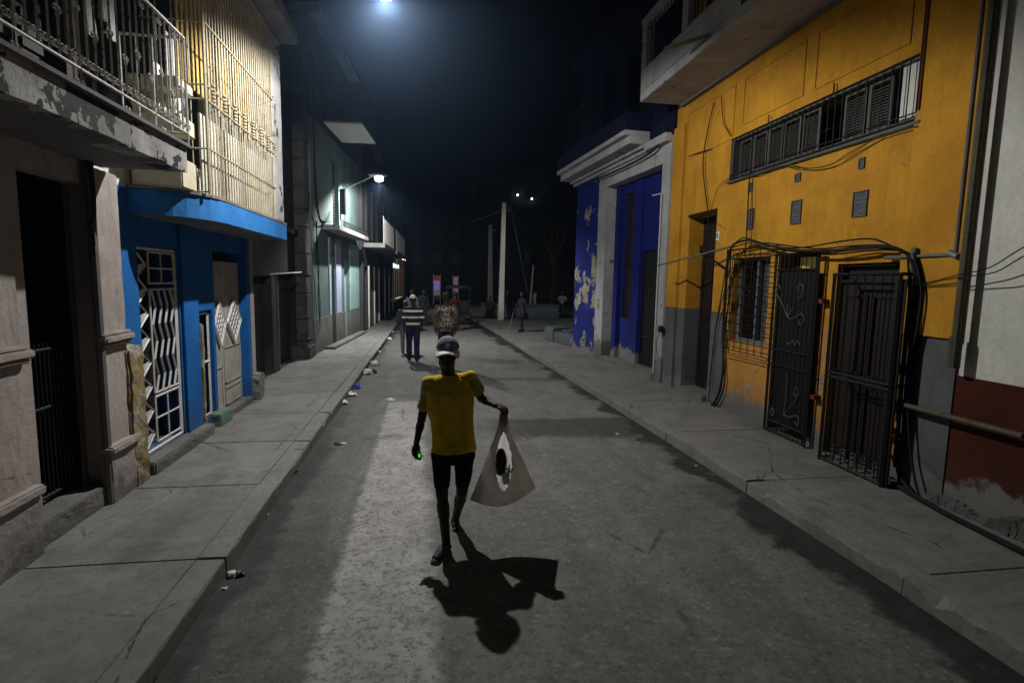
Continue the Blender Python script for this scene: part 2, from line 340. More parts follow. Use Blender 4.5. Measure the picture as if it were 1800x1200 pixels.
# ------------------------------------------------------------------ mesh builder
class MB:
    def __init__(s): s.v = []; s.f = []
    def add(s, vs, fs):
        o = len(s.v); s.v += [Vector(p) for p in vs]; s.f += [tuple(i+o for i in f) for f in fs]; return s
    def hexa(s, p):                            # 8 corners: bottom ring 0-3, top ring 4-7
        return s.add(p, [(3, 2, 1, 0), (4, 5, 6, 7), (0, 1, 5, 4), (1, 2, 6, 5), (2, 3, 7, 6), (3, 0, 4, 7)])
    def box(s, x0, x1, y0, y1, z0, z1):
        return s.hexa([(x0, y0, z0), (x1, y0, z0), (x1, y1, z0), (x0, y1, z0), (x0, y0, z1), (x1, y0, z1), (x1, y1, z1), (x0, y1, z1)])
    def fb(s, F, u0, u1, z0, z1, d0, d1):       # box on a facade
        return s.hexa([F.P(u0, d0, z0), F.P(u1, d0, z0), F.P(u1, d1, z0), F.P(u0, d1, z0), F.P(u0, d0, z1), F.P(u1, d0, z1), F.P(u1, d1, z1), F.P(u0, d1, z1)])
    def tube(s, pts, r, n=6, cap=True):
        pts = [Vector(p) for p in pts]; R_ = r if isinstance(r, (list, tuple)) else [r]*len(pts); o = len(s.v)
        up = None
        for i, p in enumerate(pts):
            d = (pts[min(i+1, len(pts)-1)]-pts[max(i-1, 0)]).normalized()
            if up is None: up = Vector((0, 0, 1)) if abs(d.z) < .9 else Vector((1, 0, 0))
            a = up - d*up.dot(d)
            if a.length < 1e-4: a = d.orthogonal()
            a.normalize(); up = a; b = d.cross(a)
            s.v += [p + (a*cos(2*pi*k/n) + b*sin(2*pi*k/n))*R_[i] for k in range(n)]
        for i in range(len(pts)-1):
            for k in range(n): s.f.append((o+i*n+k, o+i*n+(k+1) % n, o+(i+1)*n+(k+1) % n, o+(i+1)*n+k))
        if cap:
            s.f.append(tuple(o+k for k in range(n))[::-1]); s.f.append(tuple(o+(len(pts)-1)*n+k for k in range(n)))
        return s
    def lathe(s, c, prof, n=12):                # prof: (radius, z)
        return s.tube([Vector(c)+Vector((0, 0, z)) for r, z in prof], [max(r, .0005) for r, z in prof], n)
    def capsule(s, p0, r0, p1, r1, n=12):
        p0, p1 = Vector(p0), Vector(p1); d = (p1-p0)
        if d.length < 1e-5: d = Vector((0, 0, 1e-4))
        d.normalize(); P = []; R_ = []
        for k in range(5): a = -pi/2 + k*pi/10+.02; P.append(p0+d*r0*sin(a)); R_.append(r0*cos(a))
        P.append(p0); R_.append(r0); P.append(p1); R_.append(r1)
        for k in range(1, 6): a = k*pi/10-.02; P.append(p1+d*r1*sin(a)); R_.append(r1*cos(a))
        return s.tube(P, R_, n)
    def ell(s, c, r, ax=None, n=14, m=9):
        c = Vector(c); ax = ax or (Vector((1, 0, 0)), Vector((0, 1, 0)), Vector((0, 0, 1))); o = len(s.v)
        for j in range(m+1):
            th = -pi/2 + pi*(j*.985+.008*m)/m
            for k in range(n):
                a = 2*pi*k/n; s.v.append(c + ax[0]*(r[0]*cos(th)*cos(a)) + ax[1]*(r[1]*cos(th)*sin(a)) + ax[2]*(r[2]*sin(th)))
        for j in range(m):
            for k in range(n): s.f.append((o+j*n+k, o+j*n+(k+1) % n, o+(j+1)*n+(k+1) % n, o+(j+1)*n+k))
        s.f.append(tuple(o+k for k in range(n))[::-1]); s.f.append(tuple(o+m*n+k for k in range(n)))
        return s
    def loft(s, rings, sx, n=20):               # rings: (centre, half width along sx, half depth)
        sx = Vector(sx).normalized(); sy = Vector((0, 0, 1)).cross(sx).normalized(); o = len(s.v)
        for c, a, b in rings:
            for k in range(n): t = 2*pi*k/n; s.v.append(Vector(c)+sx*(a*cos(t))+sy*(b*sin(t)))
        for j in range(len(rings)-1):
            for k in range(n): s.f.append((o+j*n+k, o+j*n+(k+1) % n, o+(j+1)*n+(k+1) % n, o+(j+1)*n+k))
        s.f.append(tuple(o+k for k in range(n))[::-1]); s.f.append(tuple(o+(len(rings)-1)*n+k for k in range(n)))
        return s
    def build(s, name, mat, parent=None, bevel=0, smooth=False):
        me = bpy.data.meshes.new(name); loc = parent_loc(parent)
        me.from_pydata([tuple(v-loc) for v in s.v], [], s.f)
        bm = bmesh.new(); bm.from_mesh(me); bmesh.ops.recalc_face_normals(bm, faces=bm.faces)
        if bevel: bmesh.ops.bevel(bm, geom=[e for e in bm.edges if len(e.link_faces) == 2], offset=bevel, segments=2, affect='EDGES')
        bm.to_mesh(me); bm.free()
        if smooth: me.polygons.foreach_set('use_smooth', [True]*len(me.polygons))
        me.materials.append(MATS[mat]); o = bpy.data.objects.new(name, me); COL.objects.link(o)
        if parent: o.parent = parent
        return o
LOCS = {}
def parent_loc(p):
    v = Vector((0, 0, 0))
    while p is not None: v = v + p.location; p = p.parent
    return v
def tag(o, label=None, cat=None, group=None, kind=None):
    if label: o['label'] = label
    if cat: o['category'] = cat
    if group: o['group'] = group
    if kind: o['kind'] = kind
    return o
def thing(name, label, cat, loc, group=None):
    o = bpy.data.objects.new(name, None); COL.objects.link(o); o.location = Vector(loc); o.empty_display_size = .1
    return tag(o, label, cat, group)

def wall(mb, F, u0, u1, z0, z1, holes=(), d0=-.3, d1=0.0):
    """a wall with rectangular openings (u0,u1,z0,z1), with reveals"""
    us = sorted({u0, u1, *[v for h in holes for v in h[:2] if u0 < v < u1]}); zs = sorted({z0, z1, *[v for h in holes for v in h[2:] if z0 < v < z1]})
    def solid(i, j):
        if not (0 <= i < len(us)-1 and 0 <= j < len(zs)-1): return False
        a, b = (us[i]+us[i+1])/2, (zs[j]+zs[j+1])/2
        return not any(h[0] < a < h[1] and h[2] < b < h[3] for h in holes)
    P = F.P
    for i in range(len(us)-1):
        for j in range(len(zs)-1):
            if not solid(i, j): continue
            a, b, c, e = us[i], us[i+1], zs[j], zs[j+1]
            mb.add([P(a, d1, c), P(b, d1, c), P(b, d1, e), P(a, d1, e)], [(0, 1, 2, 3)])
            mb.add([P(a, d0, c), P(b, d0, c), P(b, d0, e), P(a, d0, e)], [(3, 2, 1, 0)])
            if not solid(i-1, j): mb.add([P(a, d0, c), P(a, d1, c), P(a, d1, e), P(a, d0, e)], [(0, 1, 2, 3)])
            if not solid(i+1, j): mb.add([P(b, d0, c), P(b, d1, c), P(b, d1, e), P(b, d0, e)], [(3, 2, 1, 0)])
            if not solid(i, j-1): mb.add([P(a, d0, c), P(b, d0, c), P(b, d1, c), P(a, d1, c)], [(0, 1, 2, 3)])
            if not solid(i, j+1): mb.add([P(a, d0, e), P(b, d0, e), P(b, d1, e), P(a, d1, e)], [(3, 2, 1, 0)])
    return mb
def scroll(F, u, z, d, r, hand=1, turns=1.4, up=1, n=16):
    """a C-scroll that starts at (u,z) and curls"""
    pts = []; cu, cz = u + hand*r, z
    for i in range(n+1):
        t = i/n; a = pi - t*turns*2*pi; rr = r*(1-.78*t)
        pts.append(F.P(cu + hand*rr*cos(a), d, cz + up*rr*sin(a)))
    return pts
def rough(mb_obj, amp, scale, cuts=0):
    """knock a clean mesh about so worn stone has uneven faces and arrises"""
    me = mb_obj.data; bm = bmesh.new(); bm.from_mesh(me)
    if cuts:
        for _ in range(cuts):
            es = [e for e in bm.edges if e.calc_length() > .045]
            if es: bmesh.ops.subdivide_edges(bm, edges=es, cuts=1, use_grid_fill=True)
    for v in bm.verts:
        w = v.co + parent_loc(mb_obj.parent)
        nv = noise.noise_vector(w*scale) + noise.noise_vector(w*scale*3)*.5
        v.co += nv*amp
    bm.to_mesh(me); bm.free(); return mb_obj
def sag(a, b, drop, n=14, wob=0.0):
    a, b = Vector(a), Vector(b); out = []
    for i in range(n+1):
        t = i/n; p = a.lerp(b, t); p.z -= drop*4*t*(1-t)
        if wob and 0 < i < n: p += Vector((random.uniform(-wob, wob)*.3, random.uniform(-wob, wob), random.uniform(-wob, wob)))
        out.append(p)
    return out
def smoothpts(pts, k=4):
    pts = [Vector(p) for p in pts]; out = []
    for i in range(len(pts)-1):
        p0, p1, p2, p3 = pts[max(i-1, 0)], pts[i], pts[i+1], pts[min(i+2, len(pts)-1)]
        for j in range(k):
            t = j/k; out.append(.5*((2*p1)+(p2-p0)*t+(2*p0-5*p1+4*p2-p3)*t*t+(3*p1-p0-3*p2+p3)*t**3))
    return out+[pts[-1]]

# ------------------------------------------------------------------ setting: ground, road, kerbs, pavements
PH = .13
KR = [(-8, 3.25), (3, 3.23), (7, 3.15), (12, 2.97), (17, 2.80), (22.5, 2.60), (27.4, 2.28), (40, 1.75), (62, .9)]
KL = [(-8, -1.37), (8, -1.40), (22, -1.33), (40, -1.15), (62, -1.0)]
def lin(K, y):
    for (a, xa), (b, xb) in zip(K, K[1:]):
        if y <= b: return xa + (xb-xa)*(y-a)/(b-a)
    return K[-1][1]
g = MB(); g.box(-60, 60, -12, 130, -.6, -.03); tag(g.build('ground', 'soil'), kind='structure')
ys = [-8, -2, 1, 3, 5, 7, 9, 12, 15, 17, 20, 22.5, 25, 27.4, 33, 40, 50, 62]
r = MB()
for a, b in zip(ys, ys[1:]):
    la, lb, ra, rb = lin(KL, a), lin(KL, b), lin(KR, a), lin(KR, b)
    ma, mb_ = (la+ra)/2, (lb+rb)/2
    r.add([(la-.02, a, 0), (ma, a, .03), (mb_, b, .03), (lb-.02, b, 0)], [(0, 1, 2, 3)]); r.add([(ma, a, .03), (ra+.02, a, 0), (rb+.02, b, 0), (mb_, b, .03)], [(0, 1, 2, 3)])
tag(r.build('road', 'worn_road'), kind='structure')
def kerb(K, side, start, L, y1, w):
    k = MB(); y = start
    while y < y1:
        e = y + L; j = random.uniform(-.008, .008); jz = random.uniform(-.010, .008); gp = .012 + random.random()*.012
        a, b = lin(K, y), lin(K, e-gp)
        n = max(2, int(L/.12)); prev = None
        for i in range(n+1):                   # chipped arris: the edge wanders along the stone
            yy = y + (e-gp-y)*i/n; x = a+(b-a)*i/n + j
            ch = .008 + abs(noise.noise(Vector((x*3, yy*4, side*9))))*.05 + (0.055 if random.random() < .05 else 0)
            q = [(x, yy, -.1), (x+side*.006, yy, PH+jz-ch), (x-side*-1*ch*.8, yy, PH+jz-ch*.12), (x+side*w, yy, PH+jz+.002), (x+side*w, yy, -.1)]
            o = len(k.v); k.v += [Vector(p) for p in q]
            if prev is not None:
                for m_ in range(4): k.f.append((prev+m_, prev+m_+1, o+m_+1, o+m_))
            else: k.f.append(tuple(o+m_ for m_ in range(5)))
            prev = o
        k.f.append(tuple(prev+m_ for m_ in range(5)))
        y = e
    return k
tag(kerb(KL, -1, 3.87-1.41*6, 1.41, 60, .19).build('kerb', 'kerb_concrete'), kind='structure')
tag(kerb(KR, 1, 4.86-1.80*5, 1.80, 60, .20).build('kerb', 'kerb_concrete'), kind='structure')
def slabs(xa, xb, y0, y1, L, rows, off=0):
    m = MB(); y = y0
    while y < y1:
        for k in range(rows):
            f = lambda q: (xa(q) + (xb(q)-xa(q))*k/rows, xa(q) + (xb(q)-xa(q))*(k+1)/rows)
            e = min(y+L, y1); gp = random.uniform(.002, .006); dz = [random.uniform(-.0022, .0022) for _ in range(4)]
            a0, a1 = f(y); b0, b1 = f(e)
            jj = lambda: random.uniform(0, .004); p = [(a0+gp+jj(), y+gp+jj()), (a1-gp-jj(), y+gp+jj()), (b1-gp-jj(), e-gp-jj()), (b0+gp+jj(), e-gp-jj())]
            m.hexa([(x, yy, -.02) for x, yy in p] + [(x, yy, PH-.004+d) for (x, yy), d in zip(p, dz)])
        y += L
    return m
s = slabs(lambda y: -4.4, lambda y: lin(KL, y)-.195, 3.87-1.41*7, 60, 1.41, 1)
s2 = MB(); s2.box(-4.6, -1.5, -8, 60, -.02, PH-.022); s.v; base = len(s.v); s.add(s2.v, s2.f)
tag(s.build('pavement', 'pavement_concrete', bevel=.003), kind='structure')
s = slabs(lambda y: lin(KR, y)+.205, lambda y: 5.6, 4.86-1.8*6, 15.4, 1.8, 1)
tag(s.build('pavement', 'pavement_concrete', bevel=.003), kind='structure')
pz = MB()
for a, b in zip(ys[8:], ys[9:]):
    a = max(a, 15.4)
    n = 4
    for i in range(n):
        f = lambda y, i: lin(KR, y)+.205 + (26-lin(KR, y))*i/n
        pz.hexa([(f(a, i), a, -.02), (f(a, i+1), a, -.02), (f(b, i+1), b, -.02), (f(b, i), b, -.02), (f(a, i), a, PH-.006), (f(a, i+1), a, PH-.006), (f(b, i+1), b, PH-.006), (f(b, i), b, PH-.006)])
tag(pz.build('plaza_pavement', 'pavement_concrete'), kind='structure')

# ------------------------------------------------------------------ LEFT: pink house
FP = Facade((-2.75, 0), (-2.75, 10), 1)
u_end = 5.02                                   # where the blue house begins
b = thing('pink_house', 'faded pink plaster house with iron balcony over a dark barred doorway', 'house', FP.P(3.5, 0, PH))
dk0, dk1 = FP.u(60, 700), FP.u(178, 700)       # doorway between the pilasters
dtop = FP.z(120, 322, -.1)
m = MB(); wall(m, FP, -4, u_end, 0, 3.2, [(dk0, dk1, .28, dtop)], d0=-.14, d1=0)
m.build('wall', 'pink_render', b)
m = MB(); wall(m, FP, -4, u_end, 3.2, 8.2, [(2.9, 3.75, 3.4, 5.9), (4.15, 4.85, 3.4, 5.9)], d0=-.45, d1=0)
m.build('upper_wall', 'shaded_wall', b)
m = MB(); m.fb(FP, -4, u_end, 8.2, 8.35, -5, .25); m.build('roof', 'soffit_grey', b)
m = MB(); m.fb(FP, u_end-.08, u_end-.002, 0, 8.2, -5, -.46); m.fb(FP, u_end-.08, u_end-.002, 0, 3.19, -.46, -.141); m.build('party_wall', 'soffit_grey', b)
m = MB(); m.fb(FP, 2.2, 8.0, .0, 3.15, -2.6, -2.5); m.fb(FP, 2.2, u_end-.12, .0, .26, -2.49, -.42); m.fb(FP, u_end-.11, u_end-.085, .0, 3.15, -2.49, -.145); m.build('hallway', 'dark_void', b)
def pilaster(u0, u1, capz, name='pilaster'):
    p = MB(); p.fb(FP, u0, u1, .1, FP_PED, 0.0, .085); p.fb(FP, u0+.015, u1-.015, FP_PED, 2.95, .0, .055)
    o = p.build(name, 'pink_render', b, bevel=.012); rough(o, .006, 7, 4)
    q = MB(); zc_ = capz; q.fb(FP, u0-.012, u1+.012, zc_, zc_+.055, 0, .12); q.fb(FP, u0-.005, u1+.005, zc_+.055, zc_+.085, 0, .095); q.fb(FP, u0, u1, zc_-.035, zc_, 0, .1)
    o2 = q.build('moulding', 'pink_render', o, bevel=.012); rough(o2, .005, 9, 3)
    q = MB(); q.fb(FP, u0-.02, u1+.02, FP_PED-.04, FP_PED+.03, 0, .12); o3 = q.build('moulding', 'pink_render', o, bevel=.015); rough(o3, .007, 8, 3)
FP_PED = .60
pu0, pu1 = FP.u(180, 700, .05), FP.u(230, 700, .05)
pilaster(pu0, pu1, FP.z(205, 590, .1)-.05)
pilaster(FP.u(-60, 700, .05), FP.u(48, 700, .05), FP.z(30, 620, .1)-.05)
m = MB(); m.fb(FP, dk0-.14, dk1+.05, .1, .30, -.40, .03); o = m.build('doorstep', 'step_stone', b, bevel=.01); rough(o, .008, 9, 4)
# barred gate inside the doorway
gt = MB(); n = 15
for i in range(n+1):
    u = dk0+.03+(dk1-dk0-.06)*i/n; gt.tube([FP.P(u, -.18, .33), FP.P(u, -.18, 1.55)], .009, 5)
for z in (.36, 1.05, 1.50): gt.tube([FP.P(dk0, -.18, z), FP.P(dk1, -.18, z)], .014, 5)
go = gt.build('gate', 'iron_black', b)
m = MB(); wall(m, FP, dk0+.02, dk1-.02, .3, 1.5, [(dk0+.1+.12*i, dk0+.19+.12*i, .36+.22*j, .53+.22*j) for i in range(6) for j in range(5)], -.55, -.52); m.build('inner_gate', 'door_cream', b)
# balcony: slab with a blotched edge, lip, railing
BD = .68
zb0, zb1 = FP.z(329, 303, BD), FP.z(329, 262, BD)
ub = FP.u(329, 290, BD)
sl = MB(); n = 40
for i in range(n):                             # slab with a ragged lower edge
    a, c = -1+(ub+1)*i/n, -1+(ub+1)*(i+1)/n
    f = lambda u: zb0 + noise.noise(Vector((u*3.1, 1, 0)))*.018 + noise.noise(Vector((u*11, 2, 0)))*.012
    sl.hexa([FP.P(a, -.4, zb0+.03), FP.P(c, -.4, zb0+.03), FP.P(c, BD, f(c)), FP.P(a, BD, f(a)), FP.P(a, -.4, zb1), FP.P(c, -.4, zb1), FP.P(c, BD, zb1), FP.P(a, BD, zb1)])
bal = sl.build('balcony', 'old_slab_edge', b)
m = MB(); m.fb(FP, -1, ub+.02, zb1, zb1+.035, -.4, BD+.035); m.build('slab_lip', 'soffit_grey', bal, bevel=.006)
m = MB(); m.fb(FP, -1, ub-.02, zb0+.004, zb0+.026, .005, BD-.05); m.build('soffit', 'soffit_grey', bal)
rl = MB(); z0, z1 = FP.z(327, 232, BD-.03), FP.z(325, 68, BD-.03); dr = BD-.04
uu0, uu1 = FP.u(139, 100, dr), FP.u(325, 120, dr); st = (uu1-uu0)/17
i = -40
us = []
while uu0 + st*i < uu1+.001:
    if uu0+st*i > .6: us.append((i, uu0+st*i))
    i += 1
for i, u in us:
    post = i in (0, 17, -17)
    rl.tube([FP.P(u, dr, z0-(.12 if post else 0)), FP.P(u, dr, z1)], .012 if post else .0075, 5)
for z, rr in ((z0, .011), (z1, .014)): rl.tube([FP.P(.5, dr, z), FP.P(uu1, dr, z)], rr, 6)
rl.tube([FP.P(uu1, dr, z1), FP.P(uu1, -.0, z1)], .013, 5); rl.tube([FP.P(uu1, dr, z0), FP.P(uu1, 0, z0)], .011, 5)
for k in range(1, 5): rl.tube([FP.P(uu1, dr*k/5, z0), FP.P(uu1, dr*k/5, z1)], .0075, 5)
rlo = rl.build('railing', 'iron_rail', bal)
sc = MB()
for i, u in us:
    if u < 2.2: continue
    sc = MB()
    for h in (-1, 1):
        sc.tube(scroll(FP, u, z0+.055, dr, .030, h, 1.15, 1), .0048, 4)
    if i % 2 == 0:
        zz = z0 + (z1-z0)*(.42 if i % 4 == 0 else .30)
        for h in (-1, 1): sc.tube(scroll(FP, u, zz+.02, dr, .021, h, 1.2, 1), .0055, 4)
        sc.tube([FP.P(u, dr, zz-.02), FP.P(u, dr, zz+.01)], .013, 6)
    if i % 3 == 0:
        for h in (-1, 1): sc.tube(scroll(FP, u, z1-.06, dr, .022, h, 1.2, -1), .005, 4)
    sc.tube([FP.P(u, dr, z0-.01), FP.P(u, dr, z1+.01)], .0078, 5)
    sc.build('scroll_bar', 'iron_rail', rlo)
m = MB()
for u in [x for i, x in us if i % 6 == 0 and x > 2]:
    m.tube(scroll(FP, u, zb1+.07, dr, .022, 1, 1.3), .005, 4); m.tube(scroll(FP, u, zb1+.07, dr, .022, -1, 1.3), .005, 4)
m.build('scroll_foot', 'iron_rail', rlo)
for (a, c) in ((2.9, 3.75), (4.15, 4.85)):
    m = MB()
    for k in range(2):
        s0 = a+(c-a)*k/2+.01; s1 = a+(c-a)*(k+1)/2-.01
        m.fb(FP, s0, s1, 3.42, 5.88, -.16, -.12)
        for j in range(22): m.fb(FP, s0+.04, s1-.04, 3.6+j*.1, 3.66+j*.1, -.119, -.10)
    m.build('shutter', 'wood_black', b)
m = MB(); m.fb(FP, -1, ub-.1, 6.0, 6.15, 0, BD+.15); m.build('upper_slab', 'soffit_grey', b)
dp = MB(); dp.tube([FP.P(u_end-.07, .05, .1), FP.P(u_end-.07, .05, 3.0)], .035, 8); dp.build('downpipe', 'soffit_grey', b)
# plaster jamb strip and cable run at the party line
m = MB()
for k in range(3): m.tube(smoothpts([FP.P(u_end-.13+.02*k, .07+.01*k, 2.98), FP.P(u_end-.11+.015*k, .09, 2.7), FP.P(u_end-.14+.03*k, .08, 2.45), FP.P(u_end-.08+.01*k, .06, 2.2)]), .007, 5)
tag(m.build('cable_bundle', 'cable_black'), 'short tangle of black cables under the balcony where the pink and blue houses meet', 'cable')

# laundry behind the railing
def sheet(F, u0, u1, z0, z1, d, mat, seed):
    m = MB(); nu, nz = 10, 14
    for j in range(nz+1):
        for i in range(nu+1):
            u = u0+(u1-u0)*i/nu; z = z0+(z1-z0)*j/nz + .03*noise.noise(Vector((u*5, seed, 0)))*(1-j/nz)
            m.v.append(F.P(u, d + .022*sin(i*2.1+seed)*(1.2-j/nz)+.02*noise.noise(Vector((u*4, z*2, seed))), z))
    for j in range(nz):
        for i in range(nu): m.f.append((j*(nu+1)+i, j*(nu+1)+i+1, (j+1)*(nu+1)+i+1, (j+1)*(nu+1)+i))
    return m
zt = z1
for k, (px0, px1, py0, py1, nm, lab) in enumerate([
    (148, 160, 62, -60, 'hanging_towel', 'narrow white towel hung behind the balcony railing, first past the thick iron post'),
    (172, 183, 30, -60, 'hanging_sheet', 'folded white sheet hung behind the scrolled balcony railing, between two towels'),
    (188, 200, 66, -60, 'hanging_towel', 'white towel hung behind the balcony railing beside the folded sheet'),
    (268, 284, 150, 108, 'hanging_cloth', 'small white cloth hung low behind the balcony railing before the corner'),
    (292, 324, 215, 60, 'hanging_sheet', 'wide white sheet hung at the far corner of the iron balcony')]):
    u0, zz0 = FP.q(px0, py0, .2); u1, _ = FP.q(px1, py0, .2); zz1 = min(FP.z(px0, py1, .2), 4.55)
    ob = sheet(FP, u0, u1, max(zz0, zb1+.06), zz1, .22, 'laundry_white', k+1.3).build(nm, 'laundry_white', smooth=True)
    tag(ob, lab, 'laundry', 'white laundry on the iron balcony')
ln = MB(); ln.tube(sag(FP.P(2.2, .23, 4.6), FP.P(ub-.05, .23, 4.5), .03), .004, 4); tag(ln.build('washing_line', 'cable_black'), 'thin washing line strung behind the iron balcony railing', 'line')

# ------------------------------------------------------------------ LEFT: blue house
FB = Facade((-2.80, 0), (-2.80, 10), 1)
b = thing('blue_house', 'bright blue house with white grilles, blue canopy and caged upper balcony', 'house', FB.P(6.8, 0, PH))
e0, e1 = u_end, FB.u(440, 560)
AD, = (.60,)
az0 = FB.z(504, 422, AD); az1 = FB.z(504, 396, AD); ae = FB.u(504, 410, AD)
d1a, d1b, d1t = FB.u(249, 600), FB.u(318, 600), FB.z(285, 436)
sd0, sd1, sdt = FB.u(352, 600), FB.u(375, 600), FB.z(362, 545)
d3a, d3b, d3t = FB.u(378, 560), FB.u(428, 560), FB.z(400, 443)
m = MB(); wall(m, FB, e0, e1, 0, az1, [(d1a, d1b, .25, d1t), (sd0, sd1, .25, sdt), (d3a, d3b, .20, d3t)], -.3, 0)
m.build('wall', 'royal_blue_paint', b)
m = MB(); wall(m, FB, e0, e1, az1, 7.4, [(5.12, 8.25, 3.40, 5.45)], -.3, -.01); m.build('upper_wall', 'white_wall', b)
m = MB(); m.fb(FB, e0, e1, 7.4, 7.55, -5, .3); m.build('roof', 'soffit_grey', b)
for q0 in (e1-.2, e0):
    m = MB(); m.fb(FB, q0, q0+.2, 0, 7.4, -5, -.301); m.build('party_wall', 'soffit_grey', b)
# canopy, curved back at its near end
cn = FB.u(232, 350, .04); an = cn+.80
cp = MB(); top, bot = [], []
outline = [(cn, 0)]+[(cn + (an-cn)*(1-cos(t*pi/2/8)), AD*sin(t*pi/2/8)) for t in range(1, 9)]+[(ae, AD), (ae, 0)]
for zz in (az0, az1): cp.v += [FB.P(u, d, zz) for u, d in outline]
N = len(outline); cp.f.append(tuple(range(N))); cp.f.append(tuple(range(N, 2*N)))
for i in range(N): cp.f.append((i, (i+1) % N, N+(i+1) % N, N+i))
can = cp.build('canopy', 'sky_blue_paint', b)
m = MB(); m.v += [FB.P(u, max(d-.03, 0.0), az0-.004) for u, d in outline]; m.v += [FB.P(u, max(d-.03, 0.0), az0+.01) for u, d in outline]
m.f.append(tuple(range(N))); m.f.append(tuple(range(N, 2*N)))
for i in range(N): m.f.append((i, (i+1) % N, N+(i+1) % N, N+i))
m.build('soffit', 'soffit_grey', can)
m = MB(); m.v += [FB.P(u-(.03 if i < 9 else -.03), d+(.006 if d else 0), az1+.002) for i, (u, d) in enumerate(outline)]; m.v += [FB.P(u-(.03 if i < 9 else -.03), d+(.006 if d else 0), az1+.03) for i, (u, d) in enumerate(outline)]
m.f.append(tuple(range(N))); m.f.append(tuple(range(N, 2*N)))
for i in range(N): m.f.append((i, (i+1) % N, N+(i+1) % N, N+i))
m.build('coping', 'soffit_grey', can)
m = MB(); m.fb(FB, 5.03, 8.3, 2.95, 5.5, -1.6, -1.55); m.fb(FB, 5.03, 8.3, 3.0, 3.1, -1.549, -.301); m.build('dark_backing', 'shaded_wall', b)  # dark backing added behind the opening to keep the cage's gap dark
# balcony cage over the canopy
cg = MB(); cd = AD-.02; c0, c1 = FB.u(363, 200, cd), FB.u(480, 300, cd); ct = 5.55; cz = az1+.03; mid = (FB.z(365, 165, cd)+.05)
n = 29
for i in range(n+1):
    u = c0+(c1-c0)*i/n; cg.tube([FB.P(u, cd, cz), FB.P(u, cd, mid-.2)], .008 if i else .017, 5); cg.tube([FB.P(u, cd, mid-.2), FB.P(u, cd, mid+.08)], .006 if i % 4 and i else .017, 5); cg.tube([FB.P(u, cd, mid+.08), FB.P(u, cd, ct)], .0085 if i else .017, 5)
for z in (cz+.45, mid-.12, mid+.02, mid+.62, ct-.03): cg.tube([FB.P(c0, cd+.012, z), FB.P(c1+.1, cd+.012, z)], .010, 5)
for z in (cz+.02, cz+.45, mid-.12, mid+.02, mid+.62, ct-.03): cg.tube([FB.P(c0, cd, z), FB.P(c0, .0, z)], .009, 5)
for k in range(1, 4): cg.tube([FB.P(c0, cd*k/4, cz), FB.P(c0, cd*k/4, ct)], .007, 5)
cgo = cg.build('balcony_cage', 'cage_bar', b)
for i in range(0, n, 4):
    m = MB(); u = c0+(c1-c0)*(i+2)/n
    for k in range(6): m.lathe(FB.P(u, cd+.012, mid-.15+k*.038), [(.012, 0), (.026, .012), (.026, .022), (.012, .034)], 8)
    m.build('twisted_post', 'cage_bar', cgo)
m = MB()
for i in range(24):
    u = c0+.04+(c1-c0-.04)*i/24
    m.fb(FB, u, u+.066, cz+.005, mid-.24, cd-.10, cd-.085)
m.build('slat_panel', 'cage_slat', cgo)
m = MB()
for i in range(20):
    u = c0+.1+(c1-c0-.1)*i/20
    m.fb(FB, u, u+.060, mid+.10, ct-.1, cd-.30, cd-.285)
m.build('slat_panel', 'cage_ochre', cgo)
m = MB(); m.fb(FB, c1+.02, c1+.46, cz, ct+.0, .0, cd+.02); o = m.build('pilaster', 'white_pilaster', b, bevel=.01); rough(o, .006, 6, 4)
m = MB(); m.fb(FB, c0-.9, c1+.50, ct+.01, ct+.16, -.0, cd+.28); m.fb(FB, c0-.9, c1+.5, ct+.17, ct+.4, 0, cd+.18); o = m.build('upper_slab', 'soffit_grey', b); 
# classical balustrade at the near end, seen through the side of the cage
m = MB(); bu = c0-.32
m.fb(FB, bu-.06, bu+.3, cz, cz+.28, .03, cd-.1); bo = m.build('balustrade', 'cream_wall', b, bevel=.012)
for z_a, z_b in ((cz+.52, cz+.68), (cz+.92, cz+1.02)):
    m = MB(); m.fb(FB, bu-.06, bu+.3, z_a, z_b, .03, cd-.1); m.build('rail', 'cream_wall', bo, bevel=.012)
for z_ in (cz+.28, cz+.68):
    for k in range(2):
        for j in range(3):
            m = MB(); m.lathe(FB.P(bu-.01+.13*j, .08+.17*k, z_), [(.035, 0), (.022, .03), (.04, .09), (.03, .16), (.02, .2), (.035, .24)], 10)
            m.build('baluster', 'cream_wall', bo, smooth=True)
# left door with zigzag grille
def bars(mb, F, pts, d, r=.011): 
    for a, c in pts: mb.tube([F.P(a[0], d, a[1]), F.P(c[0], d, c[1])], r, 5)
m = MB(); m.fb(FB, d1a, d1b, .1, d1t+.05, -.29, -.24); m.build('door', 'wood_black', b)
gr = MB(); W1 = d1b-d1a; H1 = d1t-.25; gd = -.03
U = lambda x: d1a+.02+(W1-.04)*x
Zf = lambda y: .27+(H1-.04)*y
def rect(x0, x1, y0, y1): return [((U(x0), Zf(y0)), (U(x1), Zf(y0))), ((U(x1), Zf(y0)), (U(x1), Zf(y1))), ((U(x1), Zf(y1)), (U(x0), Zf(y1))), ((U(x0), Zf(y1)), (U(x0), Zf(y0)))]
bars(gr, FB, rect(0, 1, 0, 1), gd, .020); bars(gr, FB, rect(.30, .97, .03, .26), gd, .013); bars(gr, FB, [((U(.63), Zf(.03)), (U(.63), Zf(.26))), ((U(.30), Zf(.15)), (U(.97), Zf(.15)))], gd, .011)
bars(gr, FB, rect(.30, .97, .28, .80), gd, .013); bars(gr, FB, rect(.30, .97, .83, .985), gd, .013)
bars(gr, FB, [((U(.63), Zf(.83)), (U(.63), Zf(.985))), ((U(.30), Zf(.905)), (U(.97), Zf(.905)))], gd, .011)
